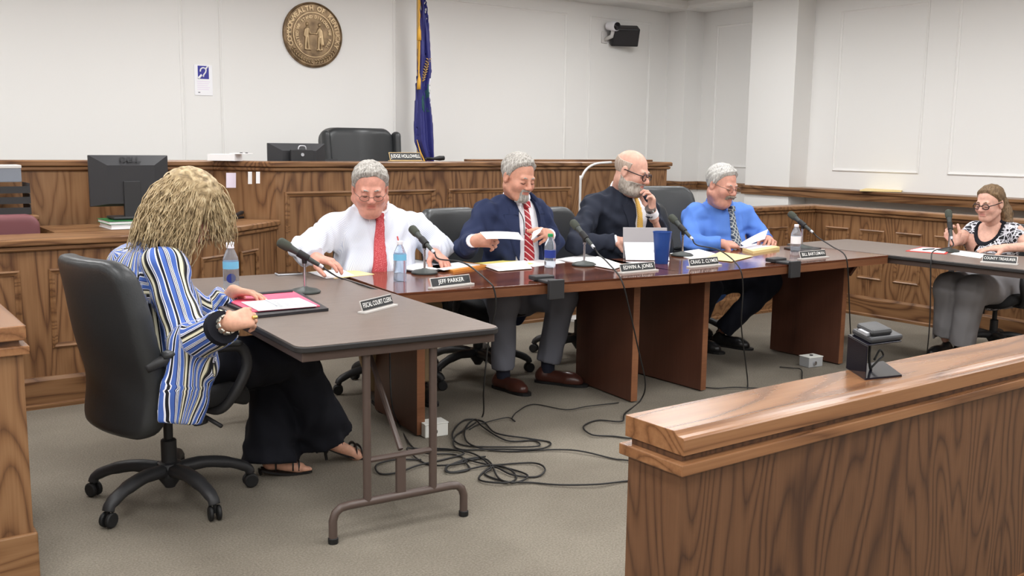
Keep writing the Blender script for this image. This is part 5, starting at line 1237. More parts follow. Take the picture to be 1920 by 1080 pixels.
p = MB().tube([at(1730, 468, Z=ZT+.012), at(1752, 466.5, Z=ZT+.012)], .004, 6).build('pen', 'rubber', smooth='auto'); tag(p, 'black pen lying on the red folder', 'pen')
# held sheets
def held(name, label, C, mt, bend=.02):
    C = [np.array(q) for q in C]; c = sum(C)/4
    t = slab_grid(8, 8, lambda u, v: (C[0]*(1-u)+C[1]*u)*(1-v)+(C[3]*(1-u)+C[2]*u)*v+Z3*bend*math.sin(math.pi*u)-c, .0012).build(name, mt, smooth='auto')
    t.location = c; return tag(t, label, 'paper', 'held papers')
held('held_sheet', 'white sheet held in both hands by the navy suit', [at(900, 435, Y=4.53), at(972, 436, Y=4.56), at(982, 450, Y=4.44), at(912, 448, Y=4.40)], 'paper', .005)
held('held_sheet', 'folded white slip in the left hand of the navy suit', [at(1000, 434, Y=4.54), at(1018, 426, Y=4.56), at(1012, 436, Y=4.5), at(996, 450, Y=4.48)], 'paper', .0)
held('held_sheet', 'pale sheet held up by the man in the blue shirt', [at(1388, 456, Y=4.47), at(1440, 430, Y=4.55), at(1434, 448, Y=4.45), at(1398, 463, Y=4.40)], 'paper_lav', .006)
# portfolio with pink folder
pf = thing('portfolio', 'open black portfolio with pink folder under the writing hand', 'portfolio', tuple(at(520, 572, Z=ZT)))
def quadpart(nm, px, mt, par, z, th, curl=0.0):
    q = [at(x, y, Z=z) for x, y in px]; mb = slab_grid(8, 6, lambda u, v: (q[0]*(1-u)+q[1]*u)*(1-v)+(q[3]*(1-u)+q[2]*u)*v+Z3*curl*math.sin(1.57*v)**2, th); return mb.build(nm, mt, par, smooth='auto')
quadpart('cover', [(405, 560), (560, 546), (616, 578), (478, 592)], 'black_leatherette', pf, ZT+.012, .011)
quadpart('pink_folder', [(412, 556), (548, 545), (600, 573), (472, 584)], 'pink', pf, ZT+.017, .004)
quadpart('writing_paper', [(452, 566), (560, 558), (594, 573), (484, 582)], 'paper', pf, ZT+.021, .003)
MB().tube([at(412, 557, Z=ZT+.02), at(548, 546, Z=ZT+.02)], .008, 8).build('spine', 'black_leatherette', pf, smooth='auto')
for k in range(6): MB().tube([at(510+k*2, 566+k*2, Z=ZT+.0225), at(550+k*3, 563+k*2, Z=ZT+.0225)], .0007, 4).build('handwriting', 'ink', pf)
pn = MB().tube([at(498, 566, Y=3.84)+Z3*.01, at(520, 573, Z=ZT+.024)], .004, 6).build('pen', 'silver', smooth='auto'); tag(pn, 'pen in the writing hand above the pink folder', 'pen')
c = at(541, 515, Z=ZT); t = thing('mobile_phone', 'black mobile phone at the far edge of the grey table', 'phone', tuple(c))
MB().obox(c+Z3*.005, (.065, -.01, 0), (.005, .034, 0), (0, 0, .0045)).build('phone_body', 'silver', t, bevel=.003)
MB().obox(c+Z3*.0101, (.060, -.009, 0), (.0046, .031, 0), (0, 0, .0006)).build('phone_screen', 'screen_glow', t)
# black clamp-on boxes at the table edges
for lab, px, yf in (('black clamp-on box at the middle of the near brown table edge', 1040, None), ('black clamp-on box near the BILL BARTLEMAN plate', 1487, None)):
    c = at(px, 540 if px < 1200 else 500, Y=3.86 if px < 1200 else 3.765); c[2] = ZT
    t = thing('clamp_box', lab, 'clamp', tuple(c), 'clamp-on boxes')
    n = np.array([-.11, -.99, 0]) if px < 1200 else np.array([0, -1., 0]); u = np.array([n[1], -n[0], 0])*-1
    MB().obox(c+n*.012-Z3*.028, u*.045, n*.012, Z3*.05).build('face_plate', 'black_plastic', t, bevel=.004)
    MB().obox(c-n*.06+Z3*.007, u*.045, n*.075, Z3*.007).build('top_arm', 'black_plastic', t, bevel=.004)
    MB().obox(c-n*.13+Z3*.016, u*.06, n*.035, Z3*.012).build('socket_block', 'black_plastic', t, bevel=.006)
# floor boxes
for lab, px, py in (('white floor outlet box behind the folding table leg', 812, 815), ('grey floor outlet box by the far end panel', 1520, 686)):
    c = at(px, py, Z=0); t = thing('outlet_box', lab, 'outlet box', tuple(c), 'floor outlet boxes'); mt = 'box_white' if px < 1000 else 'box_grey'
    MB().obox(c+Z3*.033, (.062, -.008, 0), (.006, .045, 0), (0, 0, .033)).build('box_body', mt, t, bevel=.005)
    MB().obox(c+Z3*.068, (.064, -.008, 0), (.006, .047, 0), (0, 0, .003)).build('box_lid', 'box_white', t, bevel=.002)
    MB().lathe([(0, 0), (.012, 0), (.012, .006), (0, .006)], c+Z3*.07, 12).build('socket', 'rubber', t)
    MB().lathe([(0, 0), (.014, 0), (.014, .008), (0, .008)], c+np.array([-.02, -.046, .03]), 12, np.array([[1., 0, 0], [0, 0, -1], [0, 1, 0]])).build('port', 'chrome', t)
# device on a bent bracket on the gallery bar
c0 = at(1600, 690, Z=.85); t = thing('bracket_device', 'black bent bracket carrying a small console on the gallery bar', 'console', tuple(at(1640, 698, Z=.85)))
A_ = at(1586, 690, Z=.85); B_ = at(1656, 680, Z=.85); C_ = at(1691, 706, Z=.85); E_ = at(1622, 713, Z=.85)
mb = MB(); q = [A_, B_, C_, E_]; slab_grid(1, 1, lambda u, v: (q[0]*(1-u)+q[1]*u)*(1-v)+(q[3]*(1-u)+q[2]*u)*v+Z3*.005, .005, mb); mb.build('base_plate', 'lens_black', t)
u = nrm(B_-A_); v_ = nrm(E_-A_); wv = np.linalg.norm(E_-A_)
MB().obox((A_+E_)/2+Z3*.046+u*.002, u*.002, v_*(wv/2), Z3*.044).build('upright_plate', 'lens_black', t, bevel=.002)
sc_ = (A_+E_)/2+Z3*.091; MB().obox(sc_+u*.065, u*.065, v_*(wv/2), Z3*.002).build('shelf_plate', 'lens_black', t, bevel=.001)
MB().obox(sc_+u*.075+Z3*.010, u*.062, v_*(wv/2-.002), Z3*.008).build('console_body', 'monitor', t, bevel=.006)
MB().obox(sc_+u*.062+Z3*.026, u*.04, v_*(wv/2-.014), Z3*.009).build('console_top', 'black_plastic', t, bevel=.008)
MB().obox(sc_+u*.028+v_*.012+Z3*.022, u*.018, v_*.03, Z3*.004).build('console_label', 'silver', t)
MB().tube(spline([sc_+u*.05-Z3*.004, sc_+u*.05-Z3*.05, sc_+u*.055-Z3*.075, sc_+u*.06-Z3*.086], 4), .004, 6).build('console_cord', 'cable', t, smooth=True)
MB().tube(spline([sc_+u*.06-Z3*.08, sc_+u*.09-Z3*.06, sc_+u*.105-Z3*.05, sc_+u*.09-Z3*.035, sc_+u*.07-Z3*.06], 5), .003, 6).build('console_cord', 'cable', t, smooth=True)
# ------------------------------------------------------------------ cables
def cable(label, pts, r=.0042, n=7):
    P_ = spline(pts, n); c = np.array(P_[len(P_)//2]); o = MB().tube([p-c for p in P_], r, 6).build('audio_cable', 'cable', smooth=True); o.location = c
    return tag(o, label, 'cable', 'cables')
fl = lambda *px: [at(x, y, Z=.006+.004*(i % 3)) for i, (x, y) in enumerate(px)]
def from_mic(k, px): p, d = mics[k]; return [p, p-d*.05+Z3*-.005]+px
cable('cable from the first brown-table microphone down to the coil on the carpet', from_mic('A', [at(870, 493, Y=4.2), at(915, 527, Y=3.93), at(927, 545, Y=3.89), at(929, 580, Y=3.90), at(916, 640, Y=3.95), at(907, 730, Y=4.0)])+fl((905, 780), (880, 800), (852, 820), (860, 842), (930, 842), (1010, 842), (1032, 830), (990, 822), (930, 812), (905, 790), (870, 788), (848, 815), (870, 835), (960, 838), (1010, 836), (1000, 826), (950, 826), (905, 800), (890, 786), (872, 805), (880, 832), (940, 846), (1040, 843), (1090, 846), (1150, 860), (1176, 863), (1260, 875)))
cable('cable from the navy suit\'s microphone to the coil behind the gallery bar', from_mic('B', [at(1140, 493, Y=4.0), at(1165, 525, Y=3.82), at(1180, 580, Y=3.82), at(1198, 660, Y=3.86), at(1210, 720, Y=3.9)])+fl((1200, 752), (1172, 775), (1165, 790), (1120, 788), (1094, 800), (1110, 815), (1150, 818), (1190, 822), (1230, 815)))
cable('cable from the microphone beside the tumbler to the carpet', from_mic('C', [at(1350, 470, Y=4.05), at(1385, 500, Y=3.76), at(1393, 540, Y=3.75), at(1390, 610, Y=3.78), at(1398, 680, Y=3.85)])+fl((1402, 722), (1398, 760), (1420, 800)))
cable('cable hanging at the far end panel from the last brown-table microphone', from_mic('D', [at(1560, 462, Y=4.0), at(1584, 478, Y=3.765), at(1590, 510, Y=3.75), at(1592, 560, Y=3.8), at(1594, 610, Y=3.85)])+fl((1597, 655), (1600, 690)))
cable('cable dropping from the right grey table microphone to the carpet', from_mic('T', [at(1752, 470, X=6.0), at(1746, 486, X=5.86), at(1745, 520, X=5.86), at(1744, 590, X=5.9), at(1740, 645, X=5.95)])+fl((1736, 672), (1730, 690)))
cable('cable from the grey table microphone running behind the folding table', from_mic('W', [at(640, 522, Z=ZT+.005), at(690, 538, Z=ZT+.005), at(722, 552, X=2.26), at(731, 590, X=2.27), at(731, 680, X=2.3), at(735, 760, X=2.3)])+fl((748, 795), (770, 835), (800, 850), (850, 852), (875, 865), (840, 872), (800, 870), (770, 850), (765, 840), (800, 843), (880, 848), (920, 875), (910, 890), (960, 905), (990, 893), (960, 880), (900, 868), (868, 860), (880, 880), (840, 886), (842, 872), (900, 860), (920, 868), (940, 900), (1000, 905), (1050, 909), (1120, 908), (1175, 902), (1260, 895)))
cable('cable loop lying under the folding table feet', fl((790, 862), (740, 862), (706, 872), (712, 888), (745, 886), (785, 872), (830, 862), (870, 850), (840, 842), (780, 842), (765, 850)))
cable('cable loops of the outer coil on the carpet', fl((925, 872), (1000, 868), (1022, 880), (1005, 894), (960, 890), (925, 875), (900, 892), (905, 902), (950, 905), (968, 896), (955, 880), (920, 872), (850, 885), (838, 876), (870, 862), (910, 856)))
cable('thin cable wandering from the coil towards the table end panel', fl((880, 805), (900, 795), (950, 783), (966, 790), (960, 785), (970, 772), (1000, 758), (1060, 768), (1100, 762), (1160, 755)), .003)
cable('cable along the carpet below the middle end panels', fl((1318, 726), (1345, 728), (1380, 726), (1440, 728), (1500, 722)), .0035)
cable('short cable at the grey floor outlet box', fl((1462, 688), (1484, 690), (1502, 693), (1504, 712))+[], .0035)
# ------------------------------------------------------------------ on the walls
sc0 = at(586, 66, Y=YB); sr = .288
s = thing('wall_seal', 'round bronze state seal on the white wall above the bench', 'seal', tuple(sc0))
RY = np.array([[1., 0, 0], [0, 0, 1.], [0, -1., 0]]).T          # lathe axis towards the room (-y)
RY = np.array([[1., 0, 0], [0, 0, -1.], [0, 1., 0]])
MB().lathe([(0, 0), (sr, 0), (sr, .012), (sr*.985, .022), (sr*.95, .026), (sr*.93, .018), (0, .018)], sc0, 64, RY).build('disc', 'bronze', s, smooth='auto')
MB().lathe([(sr*.655, .016), (sr*.665, .026), (sr*.69, .026), (sr*.70, .016)], sc0, 64, RY, closed=False).build('inner_ring', 'bronze_hi', s, smooth='auto')
def arc_text(txt, rad, a0, a1, size, par, mt='bronze_hi', out=.02, flip=False):
    n = len(txt)
    for i, ch in enumerate(txt):
        if ch == ' ': continue
        a = math.radians(a0+(a1-a0)*i/(n-1)); rd = np.array([math.sin(a), 0, math.cos(a)]); tg = np.array([math.cos(a), 0, -math.sin(a)])
        if flip: rd2, tg2 = -rd, -tg
        else: rd2, tg2 = rd, tg
        me = text_mesh(ch, size, .004, bold=.0015); o = rd*rad+np.array([0, -out, 0]); me.transform(frame4(o, tg2, rd2, np.cross(tg2, rd2))); finish('letter', me, mt, par)
arc_text('COMMONWEALTH OF KENTUCKY', sr*.81, -112, 112, .058, s)
arc_text('UNITED WE STAND', sr*.55, -128, -8, .036, s); arc_text('DIVIDED WE FALL', sr*.55, 8, 128, .036, s)
def fig(cx, sgn, nm):
    g = G((-.14, -.06, -.16), (.14, .0, .14), .003); y = -.020; P3 = lambda x, z, yy=y: (cx+sgn*x, yy, z)
    g.ell(P3(0, .092), (.015, .014, .019), .003); g.cap(P3(0, .05), P3(-.004, -.02), .022, .018, .004, Q=((0, 1, 0), 1.6)); g.cap(P3(-.010, -.02), P3(-.020, -.125), .013, .009, .003); g.cap(P3(.006, -.02), P3(.014, -.125), .013, .009, .003)
    g.cap(P3(.012, .045), P3(.032, .01), .010, .008, .008); g.cap(P3(.032, .01), P3(.055, .012), .008, .008, .006); g.cap(P3(-.018, .045), P3(-.03, -.01), .010, .008, .008); g.cap(P3(.012, -.128), P3(.03, -.13), .01, .008, .006); g.cap(P3(-.014, -.128), P3(.004, -.13), .01, .008, .006)
    if nm: g.cap(P3(-.018, .03), P3(-.028, -.08), .012, .018, .01)
    V, F = g.mesh(); finish('figure', npmesh('figure', V, F), 'bronze_hi', s, True)
fig(-.06, 1, False); fig(.06, -1, True)
for q in (-1, 1):
    for k in range(9):
        a = math.radians(180-q*(8+k*6.5)); c = np.array([math.sin(a), 0, math.cos(a)])*sr*.81; tg = np.array([math.cos(a), 0, -math.sin(a)]); rd = np.array([math.sin(a), 0, math.cos(a)])
        for e in (-1, 1):
            d = nrm(-tg*q*-1*.8+rd*e*.6); mb = MB(); mb.tube([c+np.array([0, -.02, 0]), c+d*.016+np.array([0, -.025, 0]), c+d*.034+np.array([0, -.019, 0])], [.003, .0075, .002], 6); o = mb.build('leaf', 'bronze_hi', s, smooth=True, world=False)
# hearing assistance sign
a = at(363, 121, Y=YB); b_ = at(399, 180, Y=YB); cx, cz = (a[0]+b_[0])/2, (a[2]+b_[2])/2; hw, hh = (b_[0]-a[0])/2, (a[2]-b_[2])/2
s = thing('wall_sign', 'white sign with blue ear symbol on the left of the back wall', 'sign', (cx, YB, cz))
MB().box(cx-hw, cx+hw, YB-.006, YB, cz-hh, cz+hh).build('sign_board', 'sign_white', s, bevel=.003)
ex, ez, eh = cx, cz+hh*.52, hw*.60
MB().box(ex-eh, ex+eh, YB-.0085, YB-.006, ez-eh*1.15, ez+eh*1.15).build('blue_square', 'sign_blue', s)
def sx(x, z): return (ex+x*eh, YB-.0105, ez+z*eh)
MB().tube(spline([sx(-.6, .1), sx(-.45, .6), sx(.05, .8), sx(.45, .5), sx(.35, 0), sx(.05, -.4), sx(-.05, -.8)], 5), eh*.13, 6).build('ear_symbol', 'sign_white', s, smooth=True)
MB().tube([sx(.35, .55), sx(.85, 1.15)], eh*.16, 6).build('slash', 'sign_white', s); MB().tube([sx(-.95, -1.1), sx(-.35, -.45)], eh*.2, 6).build('slash', 'sign_white', s)
for k in range(5): MB().box(cx-hw*.7, cx+hw*(.7-.12*(k % 3)), YB-.0066, YB-.006, cz-hh*(.08+.13*k)-.003, cz-hh*(.08+.13*k)+.003).build('text_line', 'paper_lav', s)
MB().box(cx-hw*.62, cx-hw*.4, YB-.0068, YB-.006, cz-hh*.80-.004, cz-hh*.80+.004).build('text_line', 'ink', s)
# security camera and wall loudspeaker
c = at(1133, 64, Y=YB); s = thing('security_camera', 'small white security camera on the wall beside the loudspeaker', 'camera', tuple(c))
MB().box(c[0]-.045, c[0]+.035, YB-.02, YB, c[2]-.10, c[2]+.03).build('wall_plate', 'cam_grey', s, bevel=.008)
MB().tube([(c[0], YB-.01, c[2]-.06), (c[0]+.02, YB-.10, c[2]-.03), (c[0]+.02, YB-.12, c[2]+.03)], .022, 10).build('arm', 'cam_grey', s, smooth=True)
hd = nrm((-.05, -.85, -.1)); hc_ = np.array([c[0]+.01, YB-.14, c[2]+.075]); Rc = np.stack([nrm(np.cross(hd, Z3)), np.cross(nrm(np.cross(hd, Z3)), hd), hd], 1)
MB().lathe([(0, -.10), (.045, -.09), (.052, -.02), (.052, .05), (.046, .06), (0, .06)], hc_, 20, Rc).build('camera_body', 'cap_white', s, smooth='auto')
MB().lathe([(0, .055), (.043, .058), (.043, .066), (.03, .072), (0, .074)], hc_, 20, Rc).build('lens', 'lens_black', s, smooth='auto')
c = at(1173, 71, Y=YB-.16); s = thing('wall_speaker', 'black wall loudspeaker tilted down in the upper right of the back wall', 'loudspeaker', tuple(c))
sn = nrm((-.45, -.85, -.42)); su = nrm(np.array([.885, -.46, -.0])); sv = np.cross(su, sn); sv = sv if sv[2] > 0 else -sv
MB().obox(c-sn*.07, su*.155, sv*.10, sn*.07).build('cabinet', 'black_plastic', s, bevel=.012)
MB().obox(c+sn*.003, su*.135, sv*.082, sn*.006).build('grille', 'grille', s, bevel=.004)
MB().tube([c-sn*.12, np.array([c[0]+.06, YB, c[2]+.02])], .02, 8).build('wall_bracket', 'black_plastic', s)
# flag on its pole behind the bench
px_, py_ = at(784, 150, Y=8.05)[0], 8.05
s = thing('flag_on_pole', 'navy state flag with gold fringe draped on a pole beside the executive chair', 'flag', (px_, py_, .3))
MB().lathe([(.0, .3), (.16, .3), (.16, .32), (.05, .36), (.02, .42)], (px_, py_, 0), 20).build('pole_base', 'gold', s, smooth='auto')
MB().tube([(px_, py_, .35), (px_, py_, 2.92)], .014, 10).build('pole', 'brass_pole', s, smooth='auto')
g = G((px_-.12, py_-.2, 1.05), (px_+.32, py_+.2, 2.92), .009); X, Y, Z = g.xyz()
zz = [1.05, 1.30, 1.45, 1.6, 1.8, 1.95, 2.1, 2.3, 2.5, 2.7, 2.86]; xl = np.interp(g.ax[2], zz, [.05, .02, -.045, -.05, -.04, -.035, -.015, -.012, -.01, -.008, -.005]); xr = np.interp(g.ax[2], zz, [.15, .15, .15, .145, .12, .10, .125, .105, .085, .06, .012])
xc = ((xl+xr)/2)[None, None, :]; hw_ = ((xr-xl)/2)[None, None, :]; u_ = (X-px_-xc)/hw_
fold = .016*np.sin(u_*5.5+.8*np.sin(Z*4)+1)+.010*np.sin(u_*11+Z*3)
d1 = (np.abs(u_)-1)*hw_; d2 = np.abs(Y-py_+.03-fold*1.2)-.018*np.sqrt(np.clip(1.1-u_*u_, .45, 2)); g.D = np.maximum(np.maximum(d1, d2), np.maximum(1.10-Z, Z-2.86)+0*X).astype(np.float32)
V, F = g.mesh(); fl_o = sdf_obj('cloth', (V, F), 'flag_blue', s); Dcl = g.D.copy()
def patch(nm, mt, cond, th): 
    D = np.maximum(Dcl-th, cond+0*X+0*Y+0*Z); VF = g.mesh(D.astype(np.float32)); 
    if len(VF[1]): sdf_obj(nm, VF, mt, s)
patch('white_emblem_field', 'white_fabric', np.maximum(np.sqrt(((X-px_-.105)/.035)**2+((Z-1.92)/.12)**2)-1, (Y-py_+.03))*.05, .006)
patch('green_wreath', 'flag_green', np.maximum(np.abs(X-px_-.06-.03*np.sin(Z*20))-.03, np.maximum(np.abs(Z-1.85)-.13, Y-py_+.03)), .0035)
for k in range(9):
    z0 = 2.0+.024*k; x0_ = px_+.012+.008*k
    for e in (-1, 1): MB().tube([(x0_, py_-.058, z0), (x0_+e*.012, py_-.060, z0+.016), (x0_+e*.028+.004, py_-.056, z0+.022)], [.003, .007, .002], 6).build('gold_leaf', 'gold_thread', s, smooth=True)
lz = np.linspace(1.30, 2.86, 30)
fr = [(px_+np.interp(z, zz, xl_ if False else [.05, .02, -.045, -.05, -.04, -.035, -.015, -.012, -.01, -.008, -.005]), py_-.035+.006*math.sin(z*60), z) for z in lz[3:]]
MB().tube(fr[12:], .012, 6, flat=.5).build('gold_fringe', 'gold', s, smooth=True)
MB().tube([(px_-.046, py_-.055, 1.47), (px_-.02, py_-.07, 1.36), (px_+.04, py_-.075, 1.24), (px_+.07, py_-.075, 1.12)], [.008, .022, .026, .03], 6, flat=.35).build('gold_fringe', 'gold', s, smooth=True)
MB().tube(spline([(px_-.012, py_-.03, 2.84), (px_-.016, py_-.045, 2.6), (px_-.014, py_-.05, 2.35), (px_-.02, py_-.05, 2.15), (px_-.024, py_-.05, 2.02)], 4), .007, 6).build('tassel_cord', 'gold', s, smooth=True)
for z_ in (2.50, 2.06): MB().tube([(px_-.018, py_-.05, z_), (px_-.02, py_-.052, z_-.05), (px_-.022, py_-.052, z_-.13)], [.006, .018, .022], 8).build('tassel', 'gold', s, smooth=True)
MB().tube([(px_, py_-.02, 2.86), (px_+.02, py_-.03, 2.88), (px_+.05, py_-.03, 2.80)], [.02, .026, .012], 8).build('bow', 'gold', s, smooth=True)
MB().lathe([(.0, 2.90), (.03, 2.91), (.02, 2.94), (.035, 2.97), (.01, 3.02), (0, 3.03)], (px_, py_, 0), 12).build('finial', 'brass_pole', s, smooth='auto')

# ------------------------------------------------------------------ on the judge's bench
DZ = 1.10
def monitor(label, cx, y, z0, w_, h_, zc, n=np.array([0, -1., 0]), logo=None, webcam=False, stand=True):
    """seen from behind: shell bulging towards n"""
    u = np.array([-n[1], n[0], 0]); c = np.array([cx, y, zc]); t = thing('computer_monitor', label, 'monitor', (cx, y, z0), 'computer monitors')
    MB().obox(c, u*w_/2, n*.012, Z3*h_/2).build('bezel', 'monitor', t, bevel=.004)
    a = [(-.5, -.5), (.5, -.5), (.5, .5), (-.5, .5)]; mb = MB(); vs = []
    for (p, q), k, d in [(r, 1.0, .012) for r in a]+[((r[0]*.60, r[1]*(.62 if r[1] > 0 else .9)), 1, .055) for r in a]: vs.append(c+u*p*w_*.985+Z3*q*h_*.985+n*d)
    mb.add(vs, [(4, 5, 6, 7), (0, 1, 5, 4), (1, 2, 6, 5), (2, 3, 7, 6), (3, 0, 4, 7)]); mb.build('rear_shell', 'monitor', t)
    MB().obox(c-n*.0125, u*(w_/2-.018), n*.001, Z3*(h_/2-.018)).build('screen', 'screen_glow', t)
    if stand:
        MB().obox(np.array([cx, y, (z0+zc)/2])+n*.05, u*.05, n*.016, Z3*((zc-z0)/2)).build('stand_neck', 'black_plastic', t, bevel=.004)
        MB().obox(np.array([cx, y, z0+.008])+n*.03, u*.13, n*.09, Z3*.008).build('stand_base', 'black_plastic', t, bevel=.006)
    if logo:
        me = text_mesh(logo, .05, .001, 1.1, bold=.002); sl_n = nrm(n*.36*h_*.5+Z3*.055*1.0+n*0); p0 = c+Z3*h_*.40+n*.036
        upv = nrm(Z3*h_*.19-n*.043); o = np.cross(u, upv); o = o if np.dot(o, n) > 0 else -o; me.transform(frame4(p0-np.array(t['_org'])+o*.007, u, upv, o)); finish('maker_logo', me, 'dark_print', t)
    return t
a = at(501, 268, Y=6.75); b_ = at(608, 268, Y=6.75)
t = monitor('dark monitor with webcam on the judge\'s bench', (a[0]+b_[0])/2, 6.75, DZ, b_[0]-a[0], .27, a[2]-.135)
wc = np.array([(a[0]+b_[0])/2, 6.66, a[2]-.06]); MB().obox(wc+np.array([0, 0, -.03]), (.085, 0, 0), (0, .012, 0), (0, 0, .045)).build('webcam_panel', 'black_plastic', t, bevel=.004)
MB().lathe([(0, 0), (.012, 0), (.012, .006), (0, .006)], wc+np.array([0, -.013, -.02]), 14, RY).build('webcam_lens', 'silver', t); MB().tube(spline([wc+np.array([-.03, -.01, .015]), wc+np.array([-.02, -.01, .04]), wc+np.array([.02, -.01, .04]), wc+np.array([.03, -.01, .015])], 4), .005, 6).build('webcam_clip', 'silver', t, smooth=True)
c = at(632, 300, Y=6.62); t = thing('document_tray', 'flat black laptop behind the bench rail beside the monitor', 'laptop', (c[0], 6.72, DZ))
MB().box(c[0]-.16, c[0]+.13, 6.6, 6.85, DZ, DZ+.02).build('keyboard_base', 'black_plastic', t, bevel=.004); MB().obox((c[0]-.015, 6.87, DZ+.11), (.145, 0, 0), (0, .01, .10), (0, .005, -.0005)).build('lid', 'monitor', t)
MB().box(c[0]-.14, c[0]+.11, 6.62, 6.76, DZ+.02, DZ+.023).build('keys', 'rubber', t)
c = at(818, 301, Z=1.304); t = thing('handset', 'black desk microphone lying on the bench rail by the flag', 'handset', tuple(c))
MB().tube([c+np.array([-.09, 0, .016]), c+np.array([-.03, 0, .014]), c+np.array([.03, 0, .018]), c+np.array([.07, 0, .02])], [.012, .010, .02, .018], 10).build('handle', 'rubber', t, smooth=True); MB().tube([c+np.array([-.10, .005, .01]), c+np.array([-.05, .005, .008])], .009, 8).build('cord', 'cable', t, smooth=True)
c = at(420, 302, Y=6.62); t = thing('tissue_box', 'open white paper box at the corner of the bench rail', 'box', (c[0], c[1], 1.304))
bx_ = np.array([c[0], 6.60, 1.304]); ru = nrm((.45, -.5, 0)); rn = np.array([-ru[1], ru[0], 0])
MB().obox(bx_+Z3*.022, ru*.10, rn*.055, Z3*.022).build('carton', 'paper', t); MB().obox(bx_+Z3*.050+ru*.12, ru*.06, rn*.05, Z3*.002+ru*.0).build('flap', 'paper', t)
for q in (.12, .16): MB().obox(bx_+Z3*.054+ru*q, ru*.006, rn*.008, Z3*.003).build('black_mark', 'rubber', t)
# gooseneck lamp arm of the witness stand
pts = [at(1088, 352, Y=6.2), at(1090, 335, Y=6.2), at(1100, 317, Y=6.2), at(1118, 307, Y=6.2), at(1146, 304.5, Y=6.2)]
o = thing('gooseneck_arm', 'thin pale gooseneck arm rising behind the bald man', 'gooseneck', (pts[0][0], 6.2, 0))
MB().tube(spline([(pts[0][0], 6.2, .03)]+[tuple(p) for p in pts], 6), .010, 8).build('neck', 'cam_grey', o, smooth=True); MB().lathe([(.0, 0), (.1, 0), (.1, .02), (.02, .04)], (pts[0][0], 6.2, 0), 16).build('foot', 'cam_grey', o, smooth='auto')
# ------------------------------------------------------------------ clerk's station
ds = thing('clerk_desk', 'oak desk behind the curved partition', 'desk', (1.6, 6.35, 0))
MB().box(1.22, 2.15, 6.16, 6.66, .86, .90).build('desk_top', 'oak_x', ds); MB().box(1.24, 1.28, 6.18, 6.64, 0, .86).build('side_panel', 'oak_v', ds); MB().box(2.08, 2.12, 6.3, 6.64, 0, .86).build('side_panel', 'oak_v', ds)
a = at(164, 291, Y=6.35); b_ = at(313, 292, Y=6.35)
zb_ = at(240, 386, Y=6.35)[2]; zt_ = at(240, 291, Y=6.35)[2]
monitor('black DELL monitor seen from behind at the clerk\'s desk', (a[0]+b_[0])/2, 6.35, .955, b_[0]-a[0], zt_-zb_, (zt_+zb_)/2, logo='DELL')
for k, (m_, z0, z1, dx, lb_) in enumerate((('paper', .902, .930, 0, 'white-paged book at the bottom of the stack under the monitor'), ('green_book', .9305, .952, -.01, 'green-covered book on top of the stack under the monitor'))):
    c = at(255, 412, Y=6.35); t = thing('book', lb_, 'book', (c[0], 6.3, z0), 'books under the monitor')
    MB().box(c[0]-.19+dx, c[0]+.22, 6.18, 6.45, z0+.003, z1-.003).build('pages', 'paper', t); MB().box(c[0]-.195+dx, c[0]+.225, 6.175, 6.455, z1-.0029, z1).build('cover', m_, t); MB().box(c[0]-.195+dx, c[0]+.225, 6.175, 6.455, z0, z0+.0029).build('cover', m_, t)
# printer cart on the far left
pcab = thing('side_cabinet', 'oak side cabinet with a knob behind the burgundy chair', 'cabinet', (.95, 6.45, 0))
xe = at(66, 400, Y=6.42)[0]; zc_ = at(40, 402, Y=6.42)[2]
MB().box(xe-.75, xe, 6.30, 6.66, zc_-.03, zc_).build('cabinet_top', 'oak_x', pcab, bevel=.006); MB().box(xe-.73, xe-.02, 6.33, 6.65, 0, zc_-.03).build('cabinet_body', 'oak_v', pcab)
dr = MB().box(xe-.45, xe-.03, 6.318, 6.33, zc_-.17, zc_-.05).build('drawer', 'oak_x', pcab); MB().lathe([(0, 0), (.014, 0), (.016, .012), (0, .016)], (xe-.06, 6.318, zc_-.09), 12, RY).build('knob', 'rubber', dr)
xt = at(50, 350, Y=6.5)[0]
for k in range(3):
    z0 = zc_+.002+k*.062; t = thing('letter_tray', ('bottom', 'middle', 'top')[k]+' black letter tray of the stack on the side cabinet', 'tray', (xt-.2, 6.5, z0), 'letter trays')
    MB().box(xt-.40, xt, 6.40, 6.62, z0, z0+.006).build('tray_floor', 'black_plastic', t); MB().box(xt-.40, xt, 6.395, 6.401, z0, z0+.040).build('tray_front', 'black_plastic', t); MB().box(xt-.004, xt, 6.40, 6.62, z0, z0+.058).build('tray_side', 'black_plastic', t); MB().box(xt-.404, xt-.40, 6.40, 6.62, z0, z0+.058).build('tray_side', 'black_plastic', t)
    MB().box(xt-.39, xt-.01, 6.41, 6.61, z0+.007, z0+.014+.006*k).build('paper_inside', 'paper', t)
x1_ = at(37, 330, Y=6.5)[0]; zt2 = at(20, 309, Y=6.5)[2]
t = thing('plastic_case', 'clear grey plastic case standing on the letter trays', 'case', (x1_-.1, 6.5, zc_+.19))
MB().box(x1_-.30, x1_, 6.44, 6.58, zc_+.19, zt2-.02).build('case_body', mat('grey_clear_plastic', srgb(126, 132, 142), .25), t, bevel=.006); MB().box(x1_-.30, x1_+.002, 6.438, 6.582, zt2-.02, zt2).build('case_lid', 'cam_grey', t, bevel=.004)
MB().box(x1_-.19, x1_-.17, 6.4385, 6.44, zc_+.2, zt2-.03).build('rib', 'silver', t)
